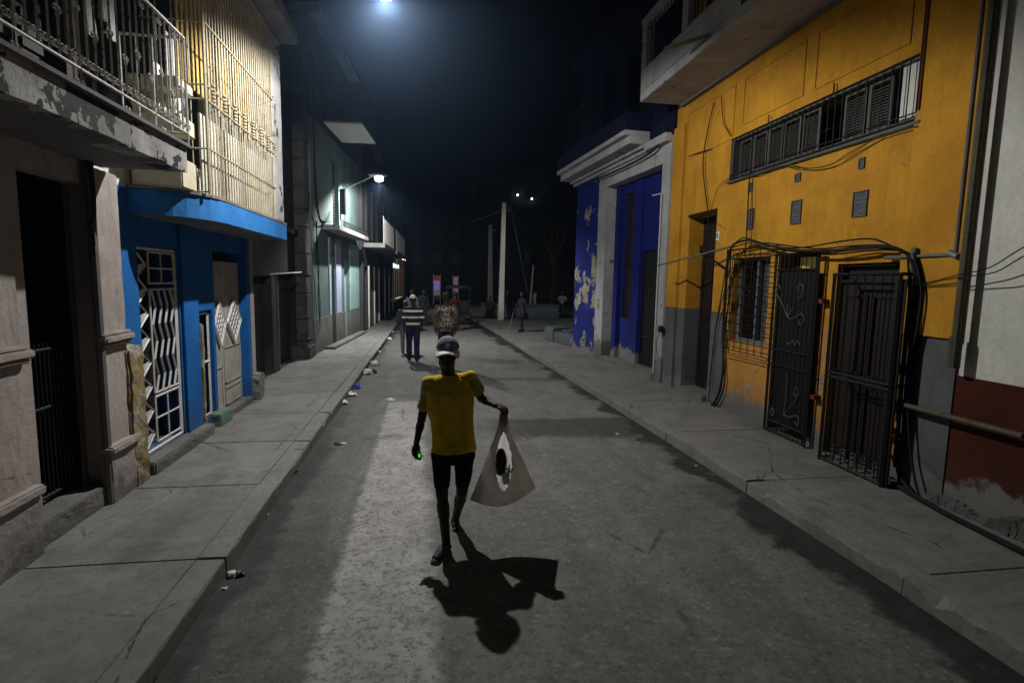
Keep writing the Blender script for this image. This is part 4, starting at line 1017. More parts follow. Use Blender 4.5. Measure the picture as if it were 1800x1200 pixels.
# gate A: iron sheet door with scroll ornaments, open transom
gd_ = .10
A0, A1, AT = FY.u(1432, 600, gd_), FY.u(1352, 600, gd_), FY.z(1400, 446, gd_)
m = MB(); m.fb(FY, A0+.06, A1-.11, .30, AT-.20, gd_-.03, gd_-.02); gao = m.build('gate', 'iron_sheet', b)
m = MB()
for u in (A0+.03, A0+.07, A1-.02, A1-.11): m.tube([FY.P(u, gd_, .15), FY.P(u, gd_, AT)], .016, 4)
for z in (.17, .30, 1.06, 1.26, AT-.20, AT): m.tube([FY.P(A0+.03, gd_, z), FY.P(A1-.02, gd_, z)], .013, 4)
for i in range(9): u = A0+.08+(A1-A0-.2)*i/8; m.tube([FY.P(u, gd_, .15), FY.P(u, gd_, AT)], .007, 4)
for i in range(2): u = A1-.05-.035*i; m.tube([FY.P(u, gd_, .15), FY.P(u, gd_, AT)], .007, 4)
m.build('gate_frame', 'iron_black', gao)
dd = gd_+.012
ORN = [[[(1372, 508), (1369, 501), (1364, 505), (1364, 514), (1370, 524), (1376, 536), (1381, 548), (1385, 558)], [(1385, 558), (1392, 560), (1400, 556), (1408, 551), (1413, 557), (1411, 568), (1405, 569), (1404, 561)], [(1385, 558), (1384, 546), (1384, 534)], [(1385, 558), (1389, 549), (1394, 540)], [(1402, 521), (1406, 524), (1410, 515), (1412, 505), (1407, 499), (1402, 505), (1404, 512)]],
 [[(1384, 602), (1389, 605), (1393, 598), (1397, 606), (1401, 599), (1406, 606)]],
 [[(1377, 728), (1380, 708), (1382, 690), (1383, 655)], [(1377, 728), (1388, 716), (1397, 704), (1403, 692), (1401, 682), (1396, 685), (1397, 694), (1401, 696)], [(1377, 728), (1388, 733), (1398, 730), (1404, 736), (1402, 747), (1398, 742)], [(1356, 716), (1360, 722), (1358, 730), (1354, 724), (1356, 717)]]]
for grp_ in ORN:
    m = MB()
    for pth in grp_: m.tube(smoothpts([FY.P(FY.u(x, y, dd), dd, FY.z(x, y, dd)) for x, y in pth], 6), .0055, 5)
    m.build('scroll_ornament', 'iron_silver', gao)
m = MB(); m.fb(FY, ga0, ga1, .14, gat, -.3, -.24); m.build('door', 'wood_black', b)
m = MB(); m.fb(FY, ga0+.1, ga1-.12, gat-.21, gat-.03, -.235, -.22); m.build('transom', 'transom_yellow', b)
m = MB(); m.fb(FY, ga0+.04, ga1-.14, .14, .30, -.239, -.20); m.build('kick_board', 'step_stone', b)
m = MB()
for z_ in (.75, 1.9): m.fb(FY, A0-.06, A0+.02, z_, z_+.05, .0, gd_-.01)
m.build('hinge', 'rust_pipe', b)
m = MB(); m.tube([FY.P(A1+.02, .06, .13), FY.P(A1+.02, .06, AT+.05)], .013, 5); m.build('drain_pipe', 'rust_pipe', b)
# gate B: barred gate before a wooden door
gd2 = .20
B0, B1, BT = FY.u(1572, 640, gd2), FY.u(1452, 640, gd2), FY.z(1520, 482, gd2)
m = MB()
for u in (B0+.02, B1-.02): m.tube([FY.P(u, gd2, .13), FY.P(u, gd2, BT)], .024, 4)
for z in (.15, BT, 1.15, 1.10): m.tube([FY.P(B0, gd2, z), FY.P(B1, gd2, z)], .016, 4)
for z in (.15, BT, 1.15): m.tube([FY.P(B0, gd2, z), FY.P(B0, 0, z)], .016, 4); m.tube([FY.P(B1, gd2, z), FY.P(B1, 0, z)], .016, 4)
for i in range(1, 8): u = B0+(B1-B0)*i/8; m.tube([FY.P(u, gd2, .13), FY.P(u, gd2, BT)], .009, 4)
m.fb(FY, B0-.03, B0+.10, .14, BT-.05, gd2-.03, gd2-.015)
gbo = m.build('gate', 'iron_black', b)
for i in range(1, 6):
    m = MB(); u = B0+(B1-B0)*i/6; frame(m, FY, u-.035, u+.035, .20, .33, .008, gd2-.06, gd2-.045); m.fb(FY, u-.02, u+.02, .22, .24, gd2-.06, gd2-.045); m.fb(FY, u-.02, u+.02, .27, .29, gd2-.06, gd2-.045)
    m.build('gate_ornament', 'iron_silver', gbo)
m = MB(); m.fb(FY, gb0, gb1, .14, gbt-.22, -.14, -.08)
w_ = gb1-gb0; h_ = gbt-.4
for (a_, c_, e_, f_) in ((.08, .46, .05, .45), (.54, .92, .05, .45), (.08, .46, .5, .95), (.54, .92, .5, .95)): frame(m, FY, gb0+w_*a_, gb0+w_*c_, .15+h_*e_, .15+h_*f_, .025, -.079, -.06)
m.build('door', 'wood_dark', b, bevel=.003)
m = MB(); frame(m, FY, gb0, gb1, gbt-.21, gbt, .03, -.14, -.04); m.fb(FY, gb0+.03, gb1-.03, gbt-.18, gbt-.03, -.16, -.12); m.build('transom', 'wood_dark', b)
# white balcony overhead
bd = .86; bz0 = FY.z(1125, 180, bd); bn = FY.u(1125, 180, bd)
pz1 = FY.z(1180, 75, bd)
m = MB(); m.fb(FY, 2.2, bn, bz0, bz0+.16, 0, bd); bl = m.build('balcony', 'white_trim', b, bevel=.01)
q1 = FY.u(1205, 60, bd); q2 = FY.u(1290, 20, bd); q3 = FY.u(1330, 0, bd)
m = MB(); m.fb(FY, q2-.15, bn, bz0+.161, pz1, bd-.12, bd); m.fb(FY, 2.2, q3, bz0+.161, pz1, bd-.12, bd); m.fb(FY, bn-.12, bn, bz0+.161, pz1, 0, bd-.121); m.build('parapet', 'white_trim', bl)
for u in (bn-.13, q1, q2-.15, q3-.1):
    m = MB(); m.fb(FY, u-.08, u+.12, pz1+.001, pz1+.75, bd-.14, bd+.012); m.build('parapet_post', 'white_trim', bl, bevel=.006)
m = MB(); m.fb(FY, q3+.1, q2-.3, bz0+.161, pz1+.75, bd-.12, bd+.006); m.build('parapet_panel', 'white_trim', bl)
m = MB(); m.fb(FY, 2.2, bn, pz1+.76, pz1+.86, bd-.16, bd+.03); m.build('parapet_rail', 'white_trim', bl)
m = MB(); u = 3.0
while u < bn-.2: m.tube([FY.P(u, bd-.06, pz1), FY.P(u, bd-.06, pz1+.76)], .009, 4); u += .12
m.build('railing', 'iron_black', bl)
m = MB(); m.tube([FY.P(FY.u(1250, 62, bd), bd, FY.z(1250, 62, bd)), FY.P(FY.u(1192, 75, bd+.3)+.1, bd+.45, FY.z(1250, 62, bd)-.02)], .028, 6); m.build('spout', 'pipe_olive', bl)
m = MB(); m.fb(FY, 2.2, bn-.02, bz0-.03, bz0-.002, 0, .10); o = m.build('slab_seam', 'soffit_grey', bl); rough(o, .01, 7, 4)
for u in (3.4, 5.2, 7.0, 8.6):
    m = MB(); m.fb(FY, u-.5, u+.5, 5.5, 7.8, -.003, .02)
    for j in range(20): m.fb(FY, u-.45, u+.45, 5.55+j*.11, 5.60+j*.11, .0205, .04)
    m.build('balcony_door', 'wood_black', b)
# pipes and conduits
m = MB(); dpu = FY.u(1691, 500, .09); m.tube([FY.P(dpu, .09, FY.z(1682, 640)), FY.P(dpu, .09, 8)], .034, 8); m.tube([FY.P(dpu, .09, FY.z(1682, 640)-.02), FY.P(dpu, .09, FY.z(1682, 640)+.25)], .05, 8); m.build('downpipe', 'pipe_olive', b)
cu_ = FY.u(1706, 200, .05); hz = FY.z(1685, 447, .05)
m = MB(); m.tube([FY.P(cu_, .05, 7), FY.P(cu_, .05, hz)], .014, 6); m.tube([FY.P(cu_-.01, .05, hz), FY.P(FY.u(1558, 446, .05), .06, hz)], .017, 6)
m.tube([FY.P(cu_-.03, .05, hz-.02), FY.P(cu_+.06, .05, hz+.02)], .03, 7); m.build('conduit', 'conduit_grey', b)
vu = FY.u(1592, 600, .06)
m = MB(); m.tube([FY.P(vu, .06, hz+.02), FY.P(vu, .06, FY.z(1592, 745, .06))], .022, 6)
for z in (hz+.02, FY.z(1592, 650, .06), FY.z(1592, 720, .06)): m.lathe(FY.P(vu, .06, z), [(.022, -.06), (.034, -.05), (.034, -.02), (.026, 0), (.034, .02), (.034, .05), (.022, .06)], 8)
m.build('conduit', 'conduit_grey', b)
m = MB(); hp = FY.q(1592, 712, .10); m.tube([FY.P(hp[0], .10, hp[1]), FY.P(hp[0]-1.05, .10, hp[1]+.0)], .024, 7); m.build('rail_pipe', 'pipe_olive', b)
m = MB(); p_ = FY.u(1560, 760, .08); m.lathe(FY.P(p_, .08, FY.z(1560, 800, .08)), [(.02, 0), (.045, .03), (.02, .06), (.02, .18), (.05, .2), (.03, .26), (.05, .3), (.02, .34), (.02, .5)], 8); m.build('standpipe', 'pipe_olive', b)
m = MB(); u9 = FY.u(1622, 120, .02)-.03; m.tube([FY.P(u9, .05, 5.2), FY.P(u9, .05, FY.z(1625, 190, .05))], .008, 5); m.tube([FY.P(u9+.03, .05, 5.2), FY.P(u9+.03, .05, FY.z(1625, 190, .05))], .006, 5)
m.tube([FY.P(u9+.06, .02, FY.z(1615, 230, .02)), FY.P(u9+.06, .02, FY.z(1590, 440, .02))], .006, 5); m.build('wall_cable', 'rust_pipe', b)

# cables of the ochre house: things of their own
def ypath(F, pts, r, mb, n=5, k=4): mb.tube(smoothpts([F.P(F.u(x, y, d), d, F.z(x, y, d)) for x, y, d in pts], k), r, n)
m = MB()
ypath(FY, [(1284, 440, .17), (1292, 428, .17), (1318, 422, .17), (1345, 430, .17), (1400, 440, .18), (1470, 440, .18), (1560, 434, .12), (1590, 444, .08)], .017, m, 7)
ypath(FY, [(1282, 442, .18), (1296, 424, .18), (1312, 418, .18), (1340, 430, .16), (1400, 436, .14), (1480, 424, .12), (1530, 420, .12), (1562, 430, .1), (1592, 446, .08)], .010, m)
ypath(FY, [(1284, 436, .15), (1330, 426, .16), (1430, 437, .12), (1500, 432, .1), (1560, 432, .08), (1596, 446, .07)], .009, m)
ypath(FY, [(1290, 440, .15), (1340, 436, .15), (1440, 446, .12), (1520, 436, .1), (1585, 440, .08)], .008, m)
tag(m.build('cable_bundle', 'cable_black'), 'thick black cable bundle arching over the barred window and both gates', 'cable')
m = MB()
ypath(FY, [(1281, 440, .16), (1276, 500, .1), (1272, 560, .06), (1272, 620, .05), (1270, 660, .05), (1262, 695, .05), (1248, 715, .06), (1236, 712, .08)], .020, m, 7)
ypath(FY, [(1284, 440, .14), (1282, 520, .08), (1272, 600, .06), (1274, 670, .05), (1262, 706, .06), (1240, 718, .08)], .012, m)
ypath(FY, [(1280, 445, .16), (1268, 520, .08), (1258, 580, .05), (1250, 650, .05), (1246, 705, .06)], .010, m)
ypath(FY, [(1284, 470, .1), (1262, 560, .05), (1252, 620, .05)], .007, m)
tag(m.build('cable_bundle', 'cable_black'), 'black cables running down the wall between the far door and the barred window', 'cable')
m = MB()
ypath(FY, [(1600, 448, .08), (1612, 500, .09), (1604, 550, .08), (1600, 620, .09), (1592, 700, .08), (1588, 760, .08), (1578, 820, .06), (1590, 850, .07), (1606, 868, .10)], .020, m, 7)
ypath(FY, [(1606, 446, .08), (1620, 510, .08), (1612, 580, .08), (1600, 640, .08), (1596, 720, .08), (1602, 800, .07), (1610, 850, .09), (1618, 876, .12)], .012, m)
ypath(FY, [(1596, 448, .08), (1598, 520, .1), (1590, 600, .1), (1586, 680, .1), (1580, 760, .09), (1572, 820, .07)], .011, m)
ypath(FY, [(1604, 450, .06), (1602, 540, .07), (1610, 600, .06), (1598, 700, .06), (1600, 760, .06)], .009, m)
tag(m.build('cable_bundle', 'cable_black'), 'knotted black cables hanging down the wall beside the nearest barred gate', 'cable')
m = MB(); m.tube(smoothpts([G(1572, 850, PH+.03), G(1606, 870, PH+.03), G(1660, 900, PH+.03), G(1730, 935, PH+.03), G(1800, 970, PH+.03), G(1900, 1020, PH+.03)]), .024, 7)
tag(m.build('ground_cable', 'cable_black'), 'thick black cable lying along the pavement at the foot of the maroon dado', 'cable')
m = MB()
ypath(FY, [(1616, 500, .06), (1650, 492, .10), (1690, 482, .12), (1740, 470, .12), (1790, 440, .15), (1900, 380, .2)], .0055, m)
ypath(FY, [(1616, 503, .06), (1660, 492, .12), (1700, 486, .14), (1750, 478, .15), (1800, 450, .16), (1900, 400, .22)], .0055, m)
tag(m.build('loose_wires', 'cable_black'), 'pair of thin black wires drooping across the white house wall', 'wire')
m = MB(); ypath(FY, [(1255, 180, .04), (1240, 250, .05), (1236, 300, .05), (1245, 380, .05), (1244, 440, .05)], .010, m); ypath(FY, [(1268, 170, .04), (1272, 215, .04), (1285, 240, .04)], .008, m)
ypath(FY, [(1250, 370, .04), (1262, 330, .04), (1284, 312, .04)], .005, m); ypath(FY, [(1210, 275, .03), (1230, 268, .04), (1250, 262, .03)], .008, m)
tag(m.build('loose_wires', 'cable_black'), 'black wires looping down the ochre wall above the deep far door', 'wire')
m = MB(); ypath(FY, [(1285, 312, .05), (1330, 308, .05), (1350, 300, .05), (1385, 290, .06), (1420, 296, .07), (1460, 290, .06), (1490, 270, .06), (1545, 242, .05), (1612, 222, .05)], .006, m)
ypath(FY, [(1320, 310, .05), (1370, 292, .05), (1400, 296, .06), (1440, 294, .06), (1480, 280, .06), (1550, 236, .05)], .005, m)
tag(m.build('loose_wires', 'cable_green'), 'thin green wires looping beneath the long strip window', 'wire')
m = MB(); ypath(FY, [(1319, 300, .05), (1316, 340, .05), (1312, 420, .06), (1308, 450, .1)], .010, m); ypath(FY, [(1324, 300, .05), (1322, 400, .05), (1320, 450, .08)], .006, m)
tag(m.build('loose_wires', 'cable_black'), 'two black wires dropping straight from the strip window to the cable bundle', 'wire')
t_ = thing('wall_bracket', 'thin iron pole braced across the wall before the deep far door', 'bracket', FY.P(FY.u(1280, 435, .15), .15, FY.z(1280, 435, .15)))
m = MB(); m.tube([FY.P(FY.u(1284, 434, .16), .16, FY.z(1284, 434, .16)), FY.P(FY.u(1155, 467, .55), .55, FY.z(1155, 467, .55))], .016, 6); m.build('pole', 'iron_silver', t_)
m = MB(); m.tube([FY.P(FY.u(1276, 472, .1), .1, FY.z(1276, 472, .1)), FY.P(FY.u(1243, 450, .2), .2, FY.z(1243, 450, .2))], .018, 5); m.build('brace', 'iron_black', t_)

# ------------------------------------------------------------------ RIGHT: nearest house
FW = Facade((4.68, -6), (4.68, 5), -1)
wN = 6+yN-.004
b = thing('white_house', 'off-white house at the right edge with a chipped maroon dado', 'house', FW.P(8, 0, PH))
mz = FW.z(1676, 658)
m = MB(); wall(m, FW, 0, wN, mz, 8.4, [], -.35, 0.0); m.build('wall', 'white_wall', b)
m = MB(); wall(m, FW, 0, wN+.06, 0, mz, [], -.35, .012); m.build('dado', 'maroon_dado', b)
m = MB(); m.fb(FW, 0, wN, 8.4, 8.6, -5, .2); m.build('roof', 'soffit_grey', b)
m = MB()
for k in range(60):
    u = 6+ (yN-3.2) + k*.055; h = .05+.16*max(0, noise.noise(Vector((u*2.2, 3, 1)))+.35); d = .02+.05*abs(noise.noise(Vector((u*3, 5, 2))))
    m.fb(FW, u, u+.0549, .1, .13+h, .012, .03+d)
o = m.build('rubble_footing', 'stone_dado', b); rough(o, .02, 9, 2)

# ------------------------------------------------------------------ RIGHT: blue and white house
FR = Facade((4.60, yE+.004), (4.22, 15.35), -1)
b = thing('deep_blue_house', 'deep blue corner house with peeling paint, white surround and heavy white cornice', 'house', FR.P(3, 0, PH))
RL = FR.len
f0, f1 = FR.u(1158, 480), FR.u(1063, 480); ft = FR.z(1158, 292)
w0 = FR.u(1050, 480)
m = MB(); wall(m, FR, w0, RL, 0, 4.9, [], -.4, 0); m.build('wall', 'deep_blue_peeling', b)
m = MB(); wall(m, FR, w0, RL, 4.9, 7.9, [], -.4, 0); m.build('upper_wall', 'unlit_blue', b)
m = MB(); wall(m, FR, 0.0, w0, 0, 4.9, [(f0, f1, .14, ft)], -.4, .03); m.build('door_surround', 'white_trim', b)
m = MB(); wall(m, FR, 0.0, w0, 4.9, 7.9, [(1.0, 2.1, 5.0, 7.2), (3.0, 4.0, 5.0, 7.2)], -.4, 0); m.build('upper_wall', 'unlit_blue', b)
# recessed infill
dr0, dr1 = FR.u(1152, 560, -.25), FR.u(1124, 560, -.25); dth = FR.z(1138, 440, -.25)
wr0, wr1 = FR.u(1114, 450, -.25), FR.u(1096, 450, -.25)
m = MB(); wall(m, FR, f0, f1, .1, ft, [(dr0, dr1, .16, dth), (wr0, wr1, FR.z(1105, 560, -.25), ft-.25)], -.39, -.25); m.build('infill_wall', 'deep_blue', b)
m = MB(); m.fb(FR, wr1+.12, wr1+.36, .1, ft-.01, -.249, -.16); m.fb(FR, dr1+.02, wr0-.02, .1, ft-.01, -.249, -.20); m.build('pilaster', 'deep_blue', b, bevel=.004)
m = MB(); m.fb(FR, dr0, dr1, .16, dth, -.36, -.32)
for i in range(7): u = dr0+.02+(dr1-dr0-.04)*i/6; m.tube([FR.P(u, -.27, .18), FR.P(u, -.27, dth-.02)], .010, 4)
for z in (.2, .9, dth-.03): m.tube([FR.P(dr0, -.27, z), FR.P(dr1, -.27, z)], .013, 4)
m.build('door', 'iron_black', b)
m = MB(); m.fb(FR, wr0, wr1, FR.z(1105, 560, -.25), ft-.25, -.37, -.33); wo = m.build('window', 'glass_dark', b)
m = MB()
for i in range(5): u = wr0+(wr1-wr0)*i/4; m.tube([FR.P(u, -.27, FR.z(1105, 560, -.25)), FR.P(u, -.27, ft-.25)], .010, 4)
m.tube([FR.P(wr0, -.27, 2.5), FR.P(wr1, -.27, 2.5)], .03, 4); m.build('frame', 'wood_dark', wo)
m = MB(); m.fb(FR, dr1+.03, wr0-.04, .1, 1.25, -.249, -.195)
m.build('stone_patch', 'deep_blue', b)
m = MB(); m.fb(FR, f0, f1, .1, .26, -.39, .045); o = m.build('doorstep', 'step_stone', b, bevel=.012); rough(o, .012, 8, 4)
# cornice
cz0 = 4.78; c_d = .60
m = MB()
for (za_, zb_, d_) in ((cz0, cz0+.07, .10), (cz0+.07, cz0+.14, .20), (cz0+.14, cz0+.30, c_d-.12), (cz0+.30, cz0+.40, c_d)):
    m.fb(FR, .9, RL+.10, za_+.0005, zb_, 0.031, d_)
m.fb(FR, .0, .9, cz0, cz0+.16, .031, .16)
m.build('cornice', 'white_trim', b, bevel=.008)
m = MB(); m.fb(FR, .9, RL+.12, cz0+.401, cz0+.75, 0.001, c_d-.02); m.build('cornice_band', 'unlit_blue', b, bevel=.006)
m = MB(); m.fb(FR, .5, RL, 7.9, 8.1, -5, .3); m.build('roof', 'unlit_blue', b)
m = MB(); m.fb(FR, RL-.3, RL, 0, 7.9, -5, -.401); m.build('end_wall', 'deep_blue', b)
for (a_, c_) in ((1.0, 2.1), (3.0, 4.0)):
    m = MB(); m.fb(FR, a_, c_, 5.0, 7.2, -.3, -.25); m.build('shutter', 'wood_black', b)
m = MB(); m.fb(FR, RL-2.3, RL-.2, 5.56, 5.66, .001, .5); bo = m.build('balcony', 'unlit_blue', b)
m = MB()
for i in range(15): u = RL-2.28+i*.147; m.tube([FR.P(u, .46, 5.66), FR.P(u, .46, 6.5)], .010, 4)
m.tube([FR.P(RL-2.3, .46, 6.5), FR.P(RL-.2, .46, 6.5)], .015, 4); m.build('railing', 'iron_black', bo)
m = MB(); pw0 = FR.u(1146, 420, .07); 
m.tube([FR.P(FR.u(1163, 340, .06), .06, FR.z(1163, 340, .06)), FR.P(FR.u(1163, 340, .06), .06, .3)], .016, 6); m.tube([FR.P(FR.u(1163, 340, .06), .06, FR.z(1163, 340, .06)), FR.P(FR.u(1163, 340, .06)+.3, .1, FR.z(1163, 340, .06)+.0)], .012, 5)
m.build('conduit', 'pipe_white', b)
m = MB(); ju, jz = FR.q(1164, 578, .06); m.fb(FR, ju-.06, ju+.04, jz-.06, jz+.06, .06, .13); m.tube(smoothpts([FR.P(ju, .1, jz-.05), FR.P(ju+.1, .12, jz-.3), FR.P(ju+.02, .1, jz-.6)]), .008, 5); m.build('junction_box', 'iron_black', b)
m = MB(); m.tube(smoothpts([FR.P(.15, .12, 5.1), FR.P(.2, .12, 4.9), FR.P(.5, .14, 4.72), FR.P(1.4, .14, 4.66), FR.P(3.0, .14, 4.66), FR.P(RL-.7, .14, 4.70)]), .022, 6)
tag(m.build('wall_cable', 'cable_black'), 'thick black cable looping under the white cornice of the deep blue house', 'cable')
# graffiti scratches low on the peeling wall: pale letters
text('n', .22, FR.P(FR.u(1018, 530, .01), .004, FR.z(1018, 530, .01)), -FR.t, FR.n, 'cap_white', 'graffiti', b, .001)

# ------------------------------------------------------------------ street lamps (the only strong lights)
def street_lamp(pos, foot, watts, label, size, lens, cone=176, blend=.35, tilt=0, roll=0):
    t = thing('street_lamp', label, 'street lamp', foot); P_ = Vector(pos); Fo = Vector(foot)
    m = MB(); m.tube(smoothpts([Fo, Fo.lerp(P_, .25)+Vector((0, 0, .05)), Fo.lerp(P_, .75)+Vector((0, 0, .10)), P_+Vector((-.22, 0, .10))]), .026, 8); m.build('arm', 'lamp_metal', t)
    m = MB(); m.box(Fo.x-.02, Fo.x+.03, Fo.y-.09, Fo.y+.09, Fo.z-.14, Fo.z+.14); m.build('wall_plate', 'lamp_metal', t, bevel=.005)
    m = MB(); m.ell(P_+Vector((0, 0, .085)), (.30, .13, .065)); h = m.build('lamp_head', 'lamp_metal', t, smooth=True)
    m = MB(); m.ell(P_+Vector((.02, 0, .085-lens[2])), lens); m.build('lens', 'lamp_white', h, smooth=True)
    ld = bpy.data.lights.new('lamp_light', 'SPOT'); ld.energy = watts; ld.color = (1, .985, .955); ld.spot_size = radians(cone); ld.spot_blend = blend; ld.shadow_soft_size = size
    lo = bpy.data.objects.new('lamp_light', ld); COL.objects.link(lo); lo.parent = t; lo.location = P_-Fo+Vector((0.02, 0, .07-2*lens[2])); lo.rotation_euler = (radians(tilt), radians(-roll), 0)
    return t
LP1 = Y(672, -13, 6.85); LP1.z = min(LP1.z, 5.75)
street_lamp(LP1, (-2.72, 6.85, 5.62+.1), NEAR_W, 'nearest street lamp reaching over the road from the blue house, just overhead', .035, (.16, .13, .075), 170, .24, 14, 7)
u_ = FM.u(603, 334); lz = FM.z(603, 334)
LP2 = Y(665, 313, FM.P(u_, 0, 0).y-.5)
street_lamp(LP2, FM.P(u_, 0.02, lz), FAR_W, 'glaring street lamp on a thin arm fixed to the mint house', .05, (.13, .12, .10), 170, .28, 15, 0)

# ------------------------------------------------------------------ plaza: poles, low walls, planter
def pole(px, pyb, pyt, w, nm, lab, mat, group=None, base=None, tiltx=0):
    p = base or G(px, pyb, PH); top = Y(px+tiltx, pyt, p.y); t_ = thing(nm, lab, 'pole', p, group)
    m = MB(); n = 8
    for i in range(n):
        a, c = i/n, (i+1)/n; A_, C_ = Vector(p).lerp(top, a), Vector(p).lerp(top, c); wa, wc = w*(1-.35*a)/2, w*(1-.35*c)/2
        m.hexa([(A_.x-wa, A_.y-wa, A_.z), (A_.x+wa, A_.y-wa, A_.z), (A_.x+wa, A_.y+wa, A_.z), (A_.x-wa, A_.y+wa, A_.z), (C_.x-wc, C_.y-wc, C_.z), (C_.x+wc, C_.y-wc, C_.z), (C_.x+wc, C_.y+wc, C_.z), (C_.x-wc, C_.y+wc, C_.z)])
    m.build('shaft', mat, t_)
    if group != 'x':
        m = MB(); m.tube([top+Vector((.0, 0, -.25)), top+Vector((.32 if 'pale' in lab else 1.2, 0, -.35 if 'pale' in lab else .1))], .03, 6); m.build('bracket', 'lamp_metal', t_)
    return p, top
p1, t1 = pole(880, 562, 357, .27, 'utility_pole', 'pale square concrete pole standing at the plaza kerb', 'white_wall', tiltx=6)
p2, t2 = pole(862, 540, 395, .30, 'utility_pole', 'darker second concrete pole behind the pale one', 'concrete', base=Vector((Y(862, 520, 33.5).x, 33.5, PH)))
m = MB(); m.tube([t1+Vector((.3, 0, 0)), Y(927, 512, 27.6)], .012, 4); m.tube([t1+Vector((.25, .2, -.2)), t2+Vector((-1.2, 0, .1))], .02, 4)
tag(m.build('guy_wire', 'conduit_grey'), 'thin guy wire slanting down from the top of the pale concrete pole', 'wire')
q_ = Y(932, 540, 29.6); t_ = thing('leaning_post', 'thin leaning wooden post rising out of the planter', 'post', (q_.x, 29.6, .6))
m = MB(); m.tube([Vector((q_.x-.02, 29.6, .3)), Y(938, 466, 29.6)], [.09, .05], 6); m.build('shaft', 'conduit_grey', t_)
a = Y(931, 514, 29.9); c = Y(942, 540, 29.9); t_ = thing('notice_board', 'small upright notice board with pale torn poster above the planter', 'board', (a.x, 29.9, .6))
m = MB(); m.box(a.x, c.x, 29.88, 29.93, .5, a.z); m.build('board', 'concrete', t_)
m = MB(); m.add([(a.x+.05, 29.875, .95), (c.x-.12, 29.875, 1.0), (c.x-.06, 29.875, 1.35), (a.x+.12, 29.875, a.z-.1), (a.x+.04, 29.875, 1.3)], [(0, 1, 2, 3, 4)]); m.build('poster', 'paper_white', t_)
pa, pb = G(850, 558, PH), G(986, 560, PH)
t_ = thing('planter', 'long low blue-grey concrete planter across the plaza', 'planter', ((pa.x+pb.x)/2, 28.4, PH))
m = MB(); m.box(pa.x+.1, pb.x, 28.2, 30.6, PH-.02, PH+.62); o = m.build('wall', 'concrete_blue_grey', t_, bevel=.05); rough(o, .02, 2, 3)
m = MB(); m.box(pa.x+.05, pb.x+.05, 28.12, 30.65, PH+.62, PH+.70); m.build('coping', 'concrete_blue_grey', t_, bevel=.03)
wa, wb = G(957, 597, PH), G(1011, 612, PH)
t_ = thing('low_wall', 'short broken low grey wall beside the peeling blue corner', 'wall', ((wa.x+wb.x)/2, (wa.y+wb.y)/2, PH))
FK = Facade((wb.x+.1, wb.y-.1), (wa.x, wa.y), -1); K = FK.len
m = MB(); m.fb(FK, 0, K*.72, PH-.02, PH+.34, -.5, 0); m.fb(FK, K*.72+.002, K, PH-.02, PH+.46, -.55, .01); m.fb(FK, K*.5, K, PH+.34, PH+.40, -.5, -.28); o = m.build('masonry', 'concrete_blue_grey', t_, bevel=.03); rough(o, .018, 3, 4)
m = MB()
for k in range(3): m.fb(FK, .25+.12*k, .29+.12*k, PH+.14, PH+.26, 0.002, .006)
m.build('painted_mark', 'white_wall', t_)
# one dark tree behind the planter
def tree(x, y, h, r, lab, seed):
    rnd = random.Random(seed); t_ = thing('plaza_tree', lab, 'tree', (x, y, PH), 'dark plaza trees'); m = MB(); tips = []
    m.tube([(x, y, PH), (x+.1, y, h*.25), (x+.05, y+.1, h*.5)], [.22, .17, .13], 8)
    for k in range(9):
        a = k*2.4; e = Vector((x+cos(a)*r*rnd.uniform(.4, .8), y+sin(a)*r*rnd.uniform(.4, .8), h*rnd.uniform(.55, .92))); s_ = Vector((x+.05, y+.1, h*rnd.uniform(.32, .5)))
        m.tube([s_, s_.lerp(e, .5)+Vector((0, 0, .2)), e], [.09, .05, .02], 5); tips.append(e)
    m.build('trunk', 'bark', t_)
    m = MB()
    for e in tips:
        for _ in range(3):
            c = e+Vector((rnd.gauss(0, .5), rnd.gauss(0, .5), rnd.gauss(0, .35))); rr = rnd.uniform(.5, .95)
            for _ in range(150):
                d = Vector((rnd.gauss(0, 1), rnd.gauss(0, 1), rnd.gauss(0, .7))).normalized()*rr*rnd.uniform(.4, 1); p = c+d
                u_ = Vector((rnd.gauss(0, 1), rnd.gauss(0, 1), rnd.gauss(0, 1))).normalized(); w_ = u_.orthogonal().normalized(); s_ = rnd.uniform(.07, .13)
                m.add([p-u_*s_, p+w_*s_*.5, p+u_*s_, p-w_*s_*.5], [(0, 1, 2, 3)])
    m.build('crown', 'leaf_dark', t_)
tree(8.2, 35.0, 8.0, 2.6, 'broad dark tree behind the planter, nearer the road', 3)
tree(13.5, 38.0, 8.5, 2.8, 'broad dark tree behind the planter, farther into the plaza', 5)

